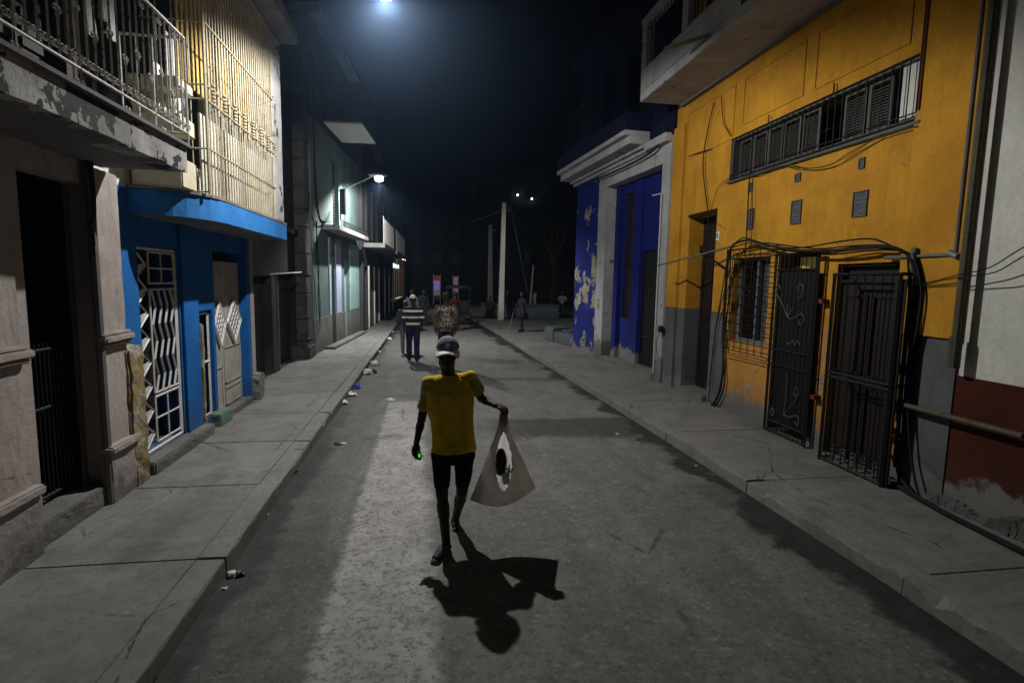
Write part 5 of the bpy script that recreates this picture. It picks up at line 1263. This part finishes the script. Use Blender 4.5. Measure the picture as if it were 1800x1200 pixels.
# ------------------------------------------------------------------ people
def puff(o, fn):
    me = o.data; n = len(me.vertices); co = [0.0]*(n*3); no = [0.0]*(n*3); me.vertices.foreach_get('co', co); me.vertex_normals.foreach_get('vector', no); L_ = parent_loc(o.parent)
    for i in range(n):
        j = 3*i; k = fn(Vector((co[j]+L_.x, co[j+1]+L_.y, co[j+2]+L_.z))); co[j] += no[j]*k; co[j+1] += no[j+1]*k; co[j+2] += no[j+2]*k
    me.vertices.foreach_set('co', co); me.update()
TMP = bpy.data.scenes.new('workbench')
def blob(mb, name, mat, parent, voxel=.006, it=4, fac=.5):
    o = mb.build(name, mat, parent, smooth=True)
    md = o.modifiers.new('r', 'REMESH'); md.mode = 'VOXEL'; md.voxel_size = voxel; md.use_smooth_shade = True
    if it: sm = o.modifiers.new('s', 'SMOOTH'); sm.factor = fac; sm.iterations = it
    TMP.collection.objects.link(o); pr = o.parent; o.parent = None
    with bpy.context.temp_override(scene=TMP, view_layer=TMP.view_layers[0]): dg = bpy.context.evaluated_depsgraph_get()
    me = bpy.data.meshes.new_from_object(o.evaluated_get(dg)); o.modifiers.clear(); TMP.collection.objects.unlink(o); o.parent = pr; old = o.data; o.data = me; bpy.data.meshes.remove(old); me.name = name
    if not me.materials: me.materials.append(MATS[mat])
    me.polygons.foreach_set('use_smooth', [True]*len(me.polygons)); return o
def hand(mb, w, f, n, s, curl=(30, 40, 30), thumb=40, k=1.0, r=.0085):
    """w wrist, f towards the fingers, n palm normal (fingers curl towards it), s side of the thumb"""
    w = Vector(w); f = Vector(f).normalized(); n = (Vector(n)-f*Vector(n).dot(f)).normalized(); s = (Vector(s)-f*Vector(s).dot(f)-n*Vector(s).dot(n)).normalized()
    mb.ell(w+f*.048*k, (.040*k, .052*k, .017*k), (s, f, n)); mb.capsule(w-f*.01, .022*k, w+f*.03*k, .024*k)
    for i, (off, L) in enumerate(((.030, .070), (.010, .078), (-.010, .072), (-.029, .056))):
        p = w+f*.088*k+s*off*k-f*abs(off-.005)*.25*k; d = (f+s*off*2.2).normalized(); a = 0
        for j, seg in enumerate((.44, .31, .25)):
            a += curl[j]; dd = d*cos(radians(a))+n*sin(radians(a)); q = p+dd*L*seg*k; mb.capsule(p, r*k*(1-.08*j), q, r*k*(.95-.1*j), 8); p = q
    p = w+f*.028*k+s*.032*k; d = (f*cos(radians(thumb))+s*sin(radians(thumb))+n*.35).normalized(); q = p+d*.038*k; mb.capsule(p, .013*k, q, .0105*k, 8)
    d2 = (d+n*.6*sin(radians(curl[0]))-s*.3).normalized(); mb.capsule(q, .0105*k, q+d2*.032*k, .0085*k, 8)
def figure(t_, J, o_):
    """one continuous skin body grown from joints J; clothes are children"""
    vox = o_.get('vox', .006); k = o_.get('k', 1.0); sx = Vector(o_['sx']).normalized(); up = Vector((0, 0, 1)); fw = Vector(o_['fw']).normalized()
    J = {a: Vector(v) for a, v in J.items()}
    b = MB(); pel, ch, nk, hd = J['pelvis'], J['chest'], J['neck'], J['head']; wd = o_.get('wd', 1.0)
    wa = pel.lerp(ch, .45)
    b.loft([(pel-up*.08*k, .11*k*wd, .09*k), (pel, .145*k*wd, .10*k), (wa, .128*k*wd, .085*k), (ch-up*.08*k, .150*k*wd, .10*k), (ch+up*.04*k, .160*k*wd, .10*k), (nk-up*.08*k, .12*k*wd, .07*k), (nk-up*.03*k, .062*k, .056*k)], sx)
    b.capsule(nk-up*.05*k, .058*k, hd-up*.06*k, .054*k)
    hu = Vector(o_.get('hu', (0, 0, 1))); hu.normalize(); k0_ = k; k = k*o_.get('hk', 1.0); hf = (fw-hu*fw.dot(hu)).normalized(); hs = hu.cross(hf); ax = (hs, hf, hu)
    b.ell(hd+hu*.015*k, (.074*k, .094*k, .105*k), ax); b.ell(hd-hu*.055*k+hf*.022*k, (.056*k, .066*k, .062*k), ax); b.ell(hd-hu*.098*k+hf*.058*k, (.025*k, .02*k, .018*k), ax)
    b.capsule(hd+hf*.088*k+hu*.012*k, .009*k, hd+hf*.108*k-hu*.028*k, .013*k, 8); b.ell(hd+hf*.094*k-hu*.034*k, (.019*k, .013*k, .010*k), ax)
    b.ell(hd+hf*.086*k-hu*.060*k, (.024*k, .012*k, .006*k), ax); b.ell(hd+hf*.085*k-hu*.071*k, (.021*k, .012*k, .007*k), ax)
    b.ell(hd+hf*.080*k+hu*.032*k, (.050*k, .016*k, .008*k), ax)
    for h in (-1, 1): b.ell(hd+hs*h*.078*k-hu*.008*k-hf*.004*k, (.011*k, .020*k, .034*k), ax); b.ell(hd+hs*h*.040*k+hf*.070*k-hu*.022*k, (.022*k, .02*k, .02*k), ax)
    hk_ = k; k = k0_
    for h, S in ((-1, 'A'), (1, 'B')):
        sh, el, wr = J['sh'+S], J['el'+S], J['wr'+S]
        b.capsule(nk-up*.11*k, .038*k, sh-up*.024*k, .036*k); b.capsule(sh-up*.022*k, .038*k, el, .036*k); b.capsule(sh.lerp(el, .35), .040*k, sh.lerp(el, .6), .039*k); b.capsule(el, .035*k, wr, .024*k); b.capsule(el.lerp(wr, .25), .037*k, el.lerp(wr, .4), .035*k)
        hp, kn, an, toe = J['hip'+S], J['kn'+S], J['an'+S], J['toe'+S]
        b.capsule(hp, .078*k, kn, .050*k); b.capsule(kn, .048*k, an, .034*k); b.capsule(kn.lerp(an, .22), .053*k, kn.lerp(an, .42), .047*k); b.capsule(an, .034*k, an.lerp(toe, .9), .028*k)
        hh = o_.get('hand'+S)
        if hh: hand(b, wr, *hh, k=k, r=max(.0085, vox*.8))
    body = blob(b, 'body', 'skin', t_, vox, o_.get('it', 5))
    m = MB()
    for h in (-1, 1): m.ell(hd+hs*h*.031*hk_+hf*.078*hk_+hu*.004*hk_, (.012*hk_, .012*hk_, .009*hk_), ax, 8, 6)
    m.build('eyes', 'sclera', body, smooth=True)
    # shirt / jacket
    e = o_.get('loose', .016)*k; hem = o_.get('hem', -.03)*k; s_ = MB(); SL = []
    s_.loft([(pel+up*hem, (.158*wd)*k+e*.6, .118*k+e*.5), (pel+up*.09*k, .148*k*wd+e*.7, .108*k+e*.5), (wa+up*.05*k, .142*k*wd+e*.7, .100*k+e*.6), (ch-up*.08*k, .158*k*wd+e, .108*k+e), (ch+up*.05*k, .166*k*wd+e, .108*k+e), (nk-up*.075*k, .125*k*wd+e, .080*k+e*.6), (nk-up*.035*k, .078*k+e*.4, .064*k+e*.3)], sx)
    for S in 'AB':
        sh, el, wr = J['sh'+S], J['el'+S], J['wr'+S]; L = o_.get('sleeve', .7)
        s_.capsule(nk-up*.085*k, .050*k, sh-up*.012*k, .046*k+e*.4)
        if L <= 1 and o_.get('raglan'):
            r_ = MB(); r_.capsule(sh-up*.020*k, .045*k+e*.4, sh.lerp(el, L), .047*k+e*.75); SL.append(r_)
        elif L <= 1: s_.capsule(sh-up*.012*k, .046*k+e*.4, sh.lerp(el, L), .050*k+e*.7)
        else: s_.capsule(sh, .052*k+e*.6, el, .044*k+e*.7); s_.capsule(el, .044*k+e*.7, el.lerp(wr, L-1), .034*k+e*.6)
    sh_o = blob(s_, o_.get('top_name', 'shirt'), o_['shirt'], t_, vox*1.2, 5)
    fold = lambda w: (noise.noise(Vector((w.x*8+w.z*3, w.y*8, w.z*4.5)))*.015+noise.noise(Vector((w.x*19, w.y*19, w.z*8)))*.006)*k
    puff(sh_o, fold)
    for r_ in SL:
        so_ = blob(r_, 'sleeve', 'shirt_sleeve', sh_o, vox*1.2, 4)
        puff(so_, fold)
    # trousers / shorts
    q = o_.get('trouser', .8); p_ = MB(); le = o_.get('legloose', .012)*k
    p_.loft([(pel-up*.10*k, .10*k*wd, .09*k), (pel-up*.05*k, .155*k*wd+le, .108*k+le), (pel+up*.04*k, .150*k*wd, .105*k)], sx)
    for S in 'AB':
        hp, kn, an = J['hip'+S], J['kn'+S], J['an'+S]
        if q <= 1: p_.capsule(hp, .084*k+le, hp.lerp(kn, q), .060*k+le*1.2)
        else: p_.capsule(hp, .084*k+le, kn, .060*k+le); p_.capsule(kn, .060*k+le, kn.lerp(an, q-1), .050*k+le)
    tr = blob(p_, o_.get('bottom_name', 'shorts'), o_['bottom'], t_, vox*1.2, 3)
    puff(tr, lambda w: noise.noise(w*11)*.006*k)
    for S in 'AB':
        an, toe = J['an'+S], J['toe'+S]; d = (toe-an); d.z = 0; d = d.normalized() if d.length > .01 else fw
        sd = Vector((-d.y, d.x, 0)); hl = Vector(J.get('heel'+S, an-d*.04*k-up*.055*k)); tt = toe+up*.0*k
        c = MB(); c.capsule(hl+up*.028*k, .036*k, hl.lerp(tt, .5)+up*.030*k, .040*k); c.capsule(hl.lerp(tt, .4)+up*.028*k, .040*k, tt-d*.03*k+up*.024*k, .034*k); c.capsule(an, .042*k, hl.lerp(tt, .35)+up*.04*k, .040*k)
        so = blob(c, 'shoe', 'shoe_black', t_, vox, 3)
        c = MB(); v_ = (tt-hl).normalized(); c.tube([hl-v_*.035*k+up*.004, hl.lerp(tt, .5)+up*.002, tt+v_*.005*k+up*.004], [.030*k, .040*k, .032*k], 10)
        for i, w in enumerate(c.v): 
            pass
        c.build('sole', 'sole_grey', so, smooth=True)
    # hat
    hat = o_.get('hat'); k = hk_
    if hat:
        c = MB(); n = 20; mm = 8; hc = hd+hu*.036*k-hf*.004*k
        for layer in (0, .005*k):
            for j in range(mm+1):
                th = pi/2*j/mm*.98
                for i in range(n):
                    a = 2*pi*i/n; rr = Vector((.086*k-layer, .104*k-layer, .092*k-layer))
                    c.v.append(hc+hu*.005+hs*rr.x*cos(th)*cos(a)+hf*rr.y*cos(th)*sin(a)+hu*rr.z*sin(th))
        for L_ in (0, 1):
            o = L_*(mm+1)*n
            for j in range(mm):
                for i in range(n): c.f.append((o+j*n+i, o+j*n+(i+1) % n, o+(j+1)*n+(i+1) % n, o+(j+1)*n+i))
            c.f.append(tuple(o+mm*n+i for i in range(n)))
        for i in range(n): c.f.append((i, (i+1) % n, (mm+1)*n+(i+1) % n, (mm+1)*n+i))
        ho = c.build('cap', hat, t_, smooth=True)
        c = MB(); n = 16; cf_ = hf*o_.get('brimdir', 1)
        for lay in (0, -.004*k):
            for j in range(5):
                for i in range(n+1):
                    a = radians(-78+156*i/n); ext = .078*k*j/4*cos(a*.95)**.6 if abs(a) < 1.5 else 0
                    c.v.append(hc+hs*(.086*k*sin(a)*(1+.05*j/4))+cf_*(.100*k*cos(a)+ext)+hu*(.012*k-.014*k*(j/4)-.050*k*sin(a)**2*(.4+.15*j)+lay))
        for L_ in (0, 1):
            o = L_*5*(n+1)
            for j in range(4):
                for i in range(n): c.f.append((o+j*(n+1)+i, o+j*(n+1)+i+1, o+(j+1)*(n+1)+i+1, o+(j+1)*(n+1)+i))
        for i in range(n): o = 4*(n+1); c.f.append((o+i, o+i+1, 5*(n+1)+o+i+1, 5*(n+1)+o+i))
        bo = c.build('brim', o_.get('brim', hat), ho, smooth=True)
        if o_.get('logo'):
            c = MB()
            for i in range(3): x = -.012+.012*i; c.tube([hc+hs*(x-.003)*k+hf*.105*k+hu*.022*k, hc+hs*(x+.004)*k+hf*.098*k+hu*.055*k], .0035*k, 5)
            c.build('badge', 'cap_white', ho)
        c = MB(); c.ell(hc+hu*.096*k, (.009*k, .009*k, .005*k), None, 8, 5); c.build('button', hat, ho)
    elif o_.get('hair'):
        c = MB(); c.ell(hd+hu*.030*k-hf*.012*k, (.080*k, .098*k, .102*k), ax); blob(c, 'hair', o_['hair'], body, vox*1.5, 1)
    return body

# the walking man in the yellow shirt
mp_ = G(785, 990, 0)
t_ = thing('person', 'thin man in yellow T-shirt, black shorts and pale cap walking towards us down the road', 'person', (.16, 4.1, 0))
J = dict(pelvis=Y(797, 792, 4.12), chest=Y(791, 700, 4.12), neck=Y(788, 651, 4.13), head=Y(787, 621, 4.14),
         shA=Y(753, 669, 4.12), elA=Y(741, 737, 4.17), wrA=Y(732, 778, 4.08), shB=Y(827, 660, 4.14), elB=Y(846, 700, 4.20), wrB=Y(873, 713, 4.04),
         hipA=Y(776, 800, 4.12), knA=Y(777, 868, 4.00), anA=Y(785, 961, 3.98), toeA=Vector((.050, 3.80, .028)),
         hipB=Y(817, 800, 4.14), knB=Y(812, 864, 4.16), anB=Y(800, 915, 4.46), toeB=Vector((.238, 4.30, .030)))
J['heelA'] = J['anA']+Vector((.0, .045, 0)); J['heelA'].z = .012
J['heelB'] = J['anB']+Vector((0, .05, -.06))
body = figure(t_, J, dict(sx=(1, .03, 0), fw=(-.06, -1, 0), hu=(.0, -.08, 1), vox=.0045, k=.95, hk=1.09, wd=1.12, raglan=True, shirt='shirt_yellow', bottom='shorts_black', hat='denim_cap', brim='cap_brim', logo=True,
    hem=.0, sleeve=.62, trouser=.74, legloose=.004, loose=.018,
    handA=((.02, -.06, -1), (.5, -.6, 0), (-.4, -1, 0), (25, 45, 35), 35), handB=((1, -.35, -.25), (-.1, .1, -1), (0, -1, -.1), (60, 70, 45), 25)))
# pale collar and sleeves of the raglan shirt
# small glowing device in his right hand
p = Y(737, 800, 4.0); d_ = thing('pocket_device', 'small dark device glowing green in the walking man\'s lowered hand', 'device', p)
m = MB(); m.box(p.x-.014, p.x+.014, p.y-.008, p.y+.008, p.z-.035, p.z+.03); dv = m.build('casing', 'shoe_black', d_, bevel=.004)
m = MB(); m.box(p.x-.007, p.x+.007, p.y-.0115, p.y-.0085, p.z-.012, p.z+.016); m.build('light', 'green_led', d_)

# carrier bag held out at arm's length
BY = 4.0
tb = thing('carrier_bag', 'large thin greyish carrier bag fanned out wide below the walking man\'s hand', 'bag', Y(885, 870, BY))
Lp = [(879, 726), (876, 748), (868, 773), (855, 804), (841, 842), (826, 878)]
Rp = [(892, 726), (893, 745), (898, 762), (911, 790), (925, 819), (942, 857)]
def curve(P_, v):
    x = v*(len(P_)-1); i = min(int(x), len(P_)-2); f = x-i
    return (P_[i][0]+(P_[i+1][0]-P_[i][0])*f, P_[i][1]+(P_[i+1][1]-P_[i][1])*f)
def bag_sheet(front):
    m = MB(); nv, ns = 70, 60
    for j in range(nv+1):
        v = j/nv; l_, r_ = curve(Lp, v), curve(Rp, v)
        for i in range(ns+1):
            s_ = i/ns; x = l_[0]+(r_[0]-l_[0])*s_; y = l_[1]+(r_[1]-l_[1])*s_ + (20*v**6)*sin(pi*s_)
            bul = (.075*sin(pi*s_)**.8)*min(1, v*1.6)*(1-.80*v**3); wr_ = (.010*sin(s_*23+v*4)+.006*sin(s_*41+2*v))*(1-v)**.6+.008*noise.noise(Vector((s_*9, v*4, 3 if front else 8)))
            p = Y(x, y, BY); p.y += (-bul if front else bul*.8)+wr_; m.v.append(p)
    for j in range(nv):
        for i in range(ns):
            v, s_ = (j+.5)/nv, (i+.5)/ns; l_, r_ = curve(Lp, v), curve(Rp, v); x = l_[0]+(r_[0]-l_[0])*s_; y = l_[1]+(r_[1]-l_[1])*s_
            if front:
                cy = (y-803)/46; hw = 14.0*(1-.5*max(0, -cy)**1.5)+.8*sin(y*.35)
                if ((x-884)/hw)**2+cy**2 < 1: continue
            m.f.append((j*(ns+1)+i, j*(ns+1)+i+1, (j+1)*(ns+1)+i+1, (j+1)*(ns+1)+i))
    return m
bag_sheet(True).build('front_panel', 'bag_cloth', tb, smooth=True); bag_sheet(False).build('back_panel', 'backlit_white', tb, smooth=True)
m = MB(); m.capsule(Y(884, 722, BY), .020, Y(886, 742, BY), .022); m.build('gathered_top', 'bag_cloth', tb, smooth=True)
p = Y(880, 812, BY-.015); m = MB(); m.ell(p, (.050, .040, .110), None, 20, 14)
for v in m.v: v += Vector((1, 0, 0))*noise.noise(v*14)*.008
tag(m.build('gourd', 'gourd_brown', smooth=True), 'dark oval gourd showing in the opening of the carrier bag', 'gourd')
p = Y(889, 839, BY-.045); tc = thing('paper_cup', 'small white cup tucked in the carrier bag below the dark gourd', 'cup', p)
m = MB(); m.lathe(p, [(.024, -.045), (.026, -.04), (.032, .035), (.034, .036), (.031, .038), (.029, .03), (.023, -.04)], 16); m.build('cup', 'backlit_white', tc, smooth=True)
m = MB()
for k_ in range(7): a = Vector(p)+Vector((.02, -.02, .035)); m.tube([a, a+Vector((random.uniform(-.03, .03), random.uniform(-.02, .0), random.uniform(.02, .075)))], .006, 5)
m.build('crumpled_tissue', 'backlit_white', tc)

def walker(lab, px, y, height, face, o_, step=.12, arms=None, name='person', seated=False, gx=None, z0=0.0, group=None):
    """a standing or walking figure; face = unit heading"""
    k = height/1.75; x = gx if gx is not None else G(px, 600, 0).x; x = Y(px, 560, y).x if gx is None else gx
    fw = Vector((face[0], face[1], 0)).normalized(); sx = Vector((-fw.y, fw.x, 0)); B = Vector((x, y, z0)); up = Vector((0, 0, 1))
    t_ = thing(name, lab, 'person', B, group); L = lambda a, b_, c: B+sx*a*k+fw*b_*k+up*c*k
    ar = arms or {}
    J = dict(pelvis=L(0, 0, .97), chest=L(0, .01, 1.27), neck=L(0, .01, 1.48), head=L(0, .03, 1.62))
    for s_, S in ((-1, 'A'), (1, 'B')):
        st = step*s_
        J['sh'+S] = L(s_*.185, .0, 1.40); J['el'+S] = L(s_*.235, -.03-st*.3, 1.13); J['wr'+S] = L(s_*.225, .05-st*.6, .90)
        if S in ar: J['el'+S] = L(*ar[S][0]); J['wr'+S] = L(*ar[S][1])
        J['hip'+S] = L(s_*.09, 0, .92); J['kn'+S] = L(s_*.095, .04+st*.6, .50); J['an'+S] = L(s_*.095, st*1.3, .085); J['toe'+S] = L(s_*.10, st*1.3+.17, .03)
        J['heel'+S] = L(s_*.095, st*1.3-.05, .015)
        o_['hand'+S] = ((J['wr'+S]-J['el'+S]).normalized(), fw*.2-sx*s_, fw, (20, 30, 25), 30)
    if seated:
        for s_, S in ((-1, 'A'), (1, 'B')):
            J['pelvis'] = L(0, 0, .52); J['chest'] = L(0, .02, .82); J['neck'] = L(0, .04, 1.03); J['head'] = L(0, .07, 1.17)
            J['sh'+S] = L(s_*.18, .03, .95); J['el'+S] = L(s_*.22, .08, .70); J['wr'+S] = L(s_*.12, .28, .60); J['hip'+S] = L(s_*.09, .03, .50); J['kn'+S] = L(s_*.11, .42, .50); J['an'+S] = L(s_*.11, .42, .10); J['toe'+S] = L(s_*.11, .60, .05); J['heel'+S] = L(s_*.11, .38, .03)
    o_.update(sx=sx, fw=fw, k=k); o_.setdefault('vox', .010); o_.setdefault('it', 3)
    return t_, J, figure(t_, J, o_)
walker('man seen from behind in black and white striped shirt, navy trousers and white cap', 726, 13.7, 1.70, (-.06, 1), dict(shirt='striped_knit', bottom='jeans_navy', hat='cap_white', bottom_name='trousers', trouser=1.9, sleeve=.85, legloose=.018, loose=.03, hem=-.08, wd=1.05), .10)
tc_, Jc, bc = walker('man seen from behind in camouflage jacket with slogan across the back', 784, 12.6, 1.80, (.03, 1), dict(shirt='camouflage_cloth', top_name='jacket', bottom='dark_cloth', hat='dark_cloth', bottom_name='trousers', trouser=1.9, sleeve=1.95, legloose=.016, loose=.032, hem=-.10, wd=1.04), .08)
jk = [c for c in tc_.children if c.name.startswith('jacket')][0]
cx = Jc['chest'].x; by = Jc['chest'].y
ymin = min(v.co.y for v in jk.data.vertices)+tc_.location.y
for i, (wrd, sz) in enumerate((('PARTY', .125), ('IN', .115), ('THE', .115), ('CITY', .125))):
    text(wrd, sz, (cx+.0, ymin-.012, Jc['chest'].z+.10-.115*i), (1, 0, 0), (0, -1, 0), 'print_white', 'slogan', jk, .006)
walker('person in dark jacket and red cap walking beyond the striped man', 724, 21.0, 1.68, (0, 1), dict(shirt='slate_cloth', top_name='jacket', bottom='dark_cloth', hat='red_cloth', bottom_name='trousers', trouser=1.9, sleeve=1.9, vox=.014), .1)
walker('smaller person in green-grey clothes half hidden beside the striped man', 712.5, 15.2, 1.50, (.05, 1), dict(shirt='slate_cloth', bottom='grey_cloth', hair='shoe_black', bottom_name='trousers', trouser=1.9, sleeve=1.9, vox=.012), .1)
walker('person in red shirt walking beyond the camouflage jacket', 800, 22.0, 1.62, (0, 1), dict(shirt='red_cloth', bottom='dark_cloth', hair='shoe_black', bottom_name='trousers', trouser=1.9, sleeve=.8, vox=.014), .1)
walker('person in black standing in the road between the striped and camouflage men', 744, 24.0, 1.65, (.2, -1), dict(shirt='dark_cloth', bottom='dark_cloth', hair='shoe_black', bottom_name='trousers', trouser=1.9, sleeve=1.9, vox=.014), .04)
# woman with a stick on the plaza
gw = G(917, 583, PH); tw, Jw, bw_ = walker('stooped person in dark dress walking with a stick across the plaza', 918, gw.y, 1.55, (-.85, -.5), dict(shirt='dark_cloth', top_name='blouse', bottom='dark_cloth', hair='shoe_black', sleeve=.9, trouser=.9, vox=.012, legloose=.02), .13, arms={'A': ((-.26, .05, 1.13), (-.24, .28, .98))}, gx=gw.x, z0=PH)
m = MB(); pv = Jw['pelvis']; m.loft([(pv+Vector((0, 0, .08)), .13, .11), (pv+Vector((0, 0, -.1)), .18, .15), (pv+Vector((.02, 0, -.36)), .25, .21)], (1, 0, 0)); m.build('skirt', 'dark_cloth', tw, smooth=True)
st_ = MB(); wv = Jw['wrA']+Vector((0, 0, -.05)); st_.tube([wv+Vector((.02, 0, .08)), Vector((wv.x-.18, wv.y-.12, PH)).lerp(wv, .5), Vector((wv.x-.22, wv.y-.15, PH+.005))], .012, 6); tag(st_.build('walking_stick', 'conduit_grey'), 'thin walking stick held by the stooped person on the plaza', 'stick')
walker('person in pale top sitting on the end of the long planter', 988, 28.35, 1.65, (-.4, -1), dict(shirt='grey_cloth', bottom='dark_cloth', hair='shoe_black', bottom_name='trousers', trouser=1.9, vox=.012), 0, seated=True, z0=PH+.26)
walker('person sitting on the planter behind the pale concrete pole', 890, 28.35, 1.6, (.3, -1), dict(shirt='red_cloth', bottom='dark_cloth', hair='shoe_black', bottom_name='trousers', trouser=1.9, vox=.012), 0, seated=True, z0=PH+.26)
walker('person in dark clothes sitting at the road end of the planter', 861, 27.9, 1.6, (-.3, -1), dict(shirt='dark_cloth', bottom='slate_cloth', hair='shoe_black', bottom_name='trousers', trouser=1.9, vox=.012), 0, seated=True, z0=PH-.05)

# pedal cab beyond the camouflage man
cx_ = Y(806, 520, 24.5).x; t_ = thing('pedal_cab', 'dark canopied pedal cab seen from behind at the far end of the road', 'pedal cab', (cx_, 24.5, 0))
m = MB(); m.loft([((cx_, 24.7, 1.70), .62, .55), ((cx_, 24.7, 1.78), .58, .5), ((cx_, 24.7, 1.84), .40, .35)], (1, 0, 0), 24); m.build('canopy', 'dark_cloth', t_)
m = MB()
for sx_ in (-.5, .5):
    for sy_ in (24.3, 25.1): m.tube([(cx_+sx_, sy_, .5), (cx_+sx_, sy_, 1.72)], .015, 5)
m.tube([(cx_-.5, 24.3, .5), (cx_+.5, 24.3, .5)], .02, 5); m.tube([(cx_-.5, 25.1, .5), (cx_+.5, 25.1, .5)], .02, 5); m.tube([(cx_, 25.1, .5), (cx_, 26.4, .55), (cx_, 26.6, 1.0)], .02, 5); m.tube([(cx_-.3, 26.55, 1.02), (cx_+.3, 26.55, 1.02)], .015, 5); m.build('frame', 'iron_black', t_)
m = MB(); m.box(cx_-.45, cx_+.45, 24.5, 24.95, .52, .62); m.box(cx_-.45, cx_+.45, 24.40, 24.48, .6, 1.15); m.build('seat', 'dark_cloth', t_, bevel=.02)
for x_, y_ in ((cx_-.56, 24.7), (cx_+.56, 24.7), (cx_, 26.6)):
    m = MB(); m.tube([(x_, y_+.32*cos(2*pi*i/24), .34+.32*sin(2*pi*i/24)) for i in range(25)], .018, 6); w_ = m.build('wheel', 'shoe_black', t_)
    m = MB()
    for i in range(8): m.tube([(x_, y_, .34), (x_, y_+.31*cos(pi*i/4), .34+.31*sin(pi*i/4))], .004, 3)
    m.build('spokes', 'iron_silver', w_)

# ------------------------------------------------------------------ litter in the gutter
def crumple(p, r, mat, nm, lab, flat=.55, seed=0, group='litter in the left gutter', z=0):
    m = MB(); rnd = random.Random(seed); n, q = 10, 7
    m.ell((p.x, p.y, p.z+r*flat*.8), (r, r*.75, r*flat), None, n, q)
    for v in m.v:
        d = noise.noise_vector(v*(2.2/r)+Vector((seed*7.3, 0, 0))); v += d*r*.55; v.z = max(v.z, p.z+.002)
    o = m.build(nm, mat); tag(o, lab, 'litter', group); return o
crumple(G(408, 1012), .042, 'paper_white', 'crumpled_wrapper', 'crumpled pale wrapper with dark print, nearest piece in the left gutter', .45, 1)
crumple(G(410, 1018)+Vector((.03, .04, 0)), .035, 'paper_dark', 'torn_packet', 'dark torn packet touching the nearest pale wrapper in the gutter', .5, 2)
crumple(G(394, 1035), .022, 'paper_white', 'paper_scrap', 'tiny white paper scrap just below the nearest wrapper', .3, 3)
crumple(G(516, 832), .040, 'paper_dark', 'crushed_packet', 'small dark crushed packet beside the broken kerb joint', .7, 4)
crumple(G(594, 782), .060, 'paper_dark', 'flattened_wrapper', 'flattened black and white wrapper lying out in the road', .25, 5)
crumple(G(603, 781), .035, 'paper_white', 'paper_scrap', 'white scrap at the end of the flattened wrapper in the road', .4, 6)
crumple(G(628, 682), .062, 'paper_blue', 'blue_bottle_cap', 'bright blue crumpled plastic scrap against the left kerb', .8, 7)
crumple(G(616, 695), .10, 'paper_white', 'torn_bag', 'torn pale plastic bag just below the blue scrap', .35, 8)
crumple(G(603, 710), .085, 'paper_white', 'paper_scrap', 'pale paper scrap by the kerb below the torn plastic bag', .4, 9)
crumple(G(645, 657), .13, 'paper_white', 'rubbish_pile', 'heap of pale and dark rubbish by the kerb above the blue scrap', .4, 10)
crumple(G(655, 656), .09, 'paper_dark', 'dark_wrapper', 'dark wrapper lying on the rubbish heap by the left kerb', .5, 11)
crumple(G(659, 642), .10, 'paper_white', 'crumpled_cup', 'crumpled white cup a step beyond the rubbish heap', .6, 12)
crumple(G(667, 620), .06, 'paper_white', 'paper_scrap', 'small pale scrap near the striped man by the kerb', .5, 13)
crumple(G(683, 598), .10, 'paper_white', 'paper_scrap', 'pale scrap by the kerb left of the striped man', .5, 14)
crumple(G(687, 585), .12, 'paper_white', 'crumpled_bag', 'crumpled pale bag by the kerb, farthest litter in the left gutter', .5, 15)
crumple(G(530, 771), .016, 'paper_white', 'paper_scrap', 'tiny white scrap between the broken kerb and the flattened wrapper', .5, 16)
crumple(G(470, 905), .014, 'paper_white', 'paper_scrap', 'tiny white scrap in the gutter between two kerb joints', .5, 17)
crumple(G(687, 704), .07, 'paper_white', 'paper_scrap', 'pale scrap on the darkened patch in front of the striped man', .3, 18, 'litter on the road')
crumple(G(1170, 979), .014, 'paper_white', 'paper_scrap', 'tiny white scrap alone on the open road to the right of the shadow', .5, 19, 'litter on the road')
crumple(G(1085, 763), .030, 'paper_white', 'paper_scrap', 'flat pale scrap on the right gutter silt', .2, 20, 'litter on the road')
crumple(G(1223, 819), .020, 'paper_white', 'paper_scrap', 'small white scrap in the black silt of the right gutter', .4, 21, 'litter on the road')
crumple(G(693, 838), .012, 'paper_white', 'paper_scrap', 'tiny white scrap on the road left of the walking man', .5, 22, 'litter on the road')
pebbles = MB(); rnd = random.Random(11)
for _ in range(700):
    sd = rnd.random()
    y = rnd.uniform(2.2, 20)
    if sd < .45: x = lin(KL, y)+abs(rnd.gauss(.03, .22))
    elif sd < .8: x = lin(KR, y)-abs(rnd.gauss(.05, .3))
    else: x = rnd.uniform(-1.2, 3)
    r_ = rnd.uniform(.003, .010); z_ = .03*(1-abs(x-.9)/2.4)
    q = [Vector((rnd.uniform(-1, 1), rnd.uniform(-1, 1), rnd.uniform(.2, 1)))*r_ for _ in range(4)]
    pebbles.add([Vector((x, y, max(z_, 0)+.001))+v for v in q], [(0, 1, 2), (0, 2, 3), (0, 3, 1), (1, 3, 2)])
tag(pebbles.build('gravel', 'concrete'), 'loose grit scattered along both gutters', kind='stuff')

bpy.data.scenes.remove(TMP)

# ------------------------------------------------------------------ thin volume added to make the lamps glow
m = MB(); m.box(-45, 55, -11, 75, -1.5, 20); hz_ = m.build('glow_haze', 'iron_black'); hz_.data.materials.clear()
hm = bpy.data.materials.new('glow_haze'); hm.use_nodes = True; hn = hm.node_tree.nodes; hn.remove(hn['Principled BSDF'])
pv_ = hn.new('ShaderNodeVolumePrincipled'); pv_.inputs['Density'].default_value = HAZE; pv_.inputs['Color'].default_value = (.40, .62, 1, 1); pv_.inputs['Anisotropy'].default_value = .87
hm.node_tree.links.new(pv_.outputs[0], hn['Material Output'].inputs['Volume']); hz_.data.materials.append(hm); tag(hz_, kind='stuff')
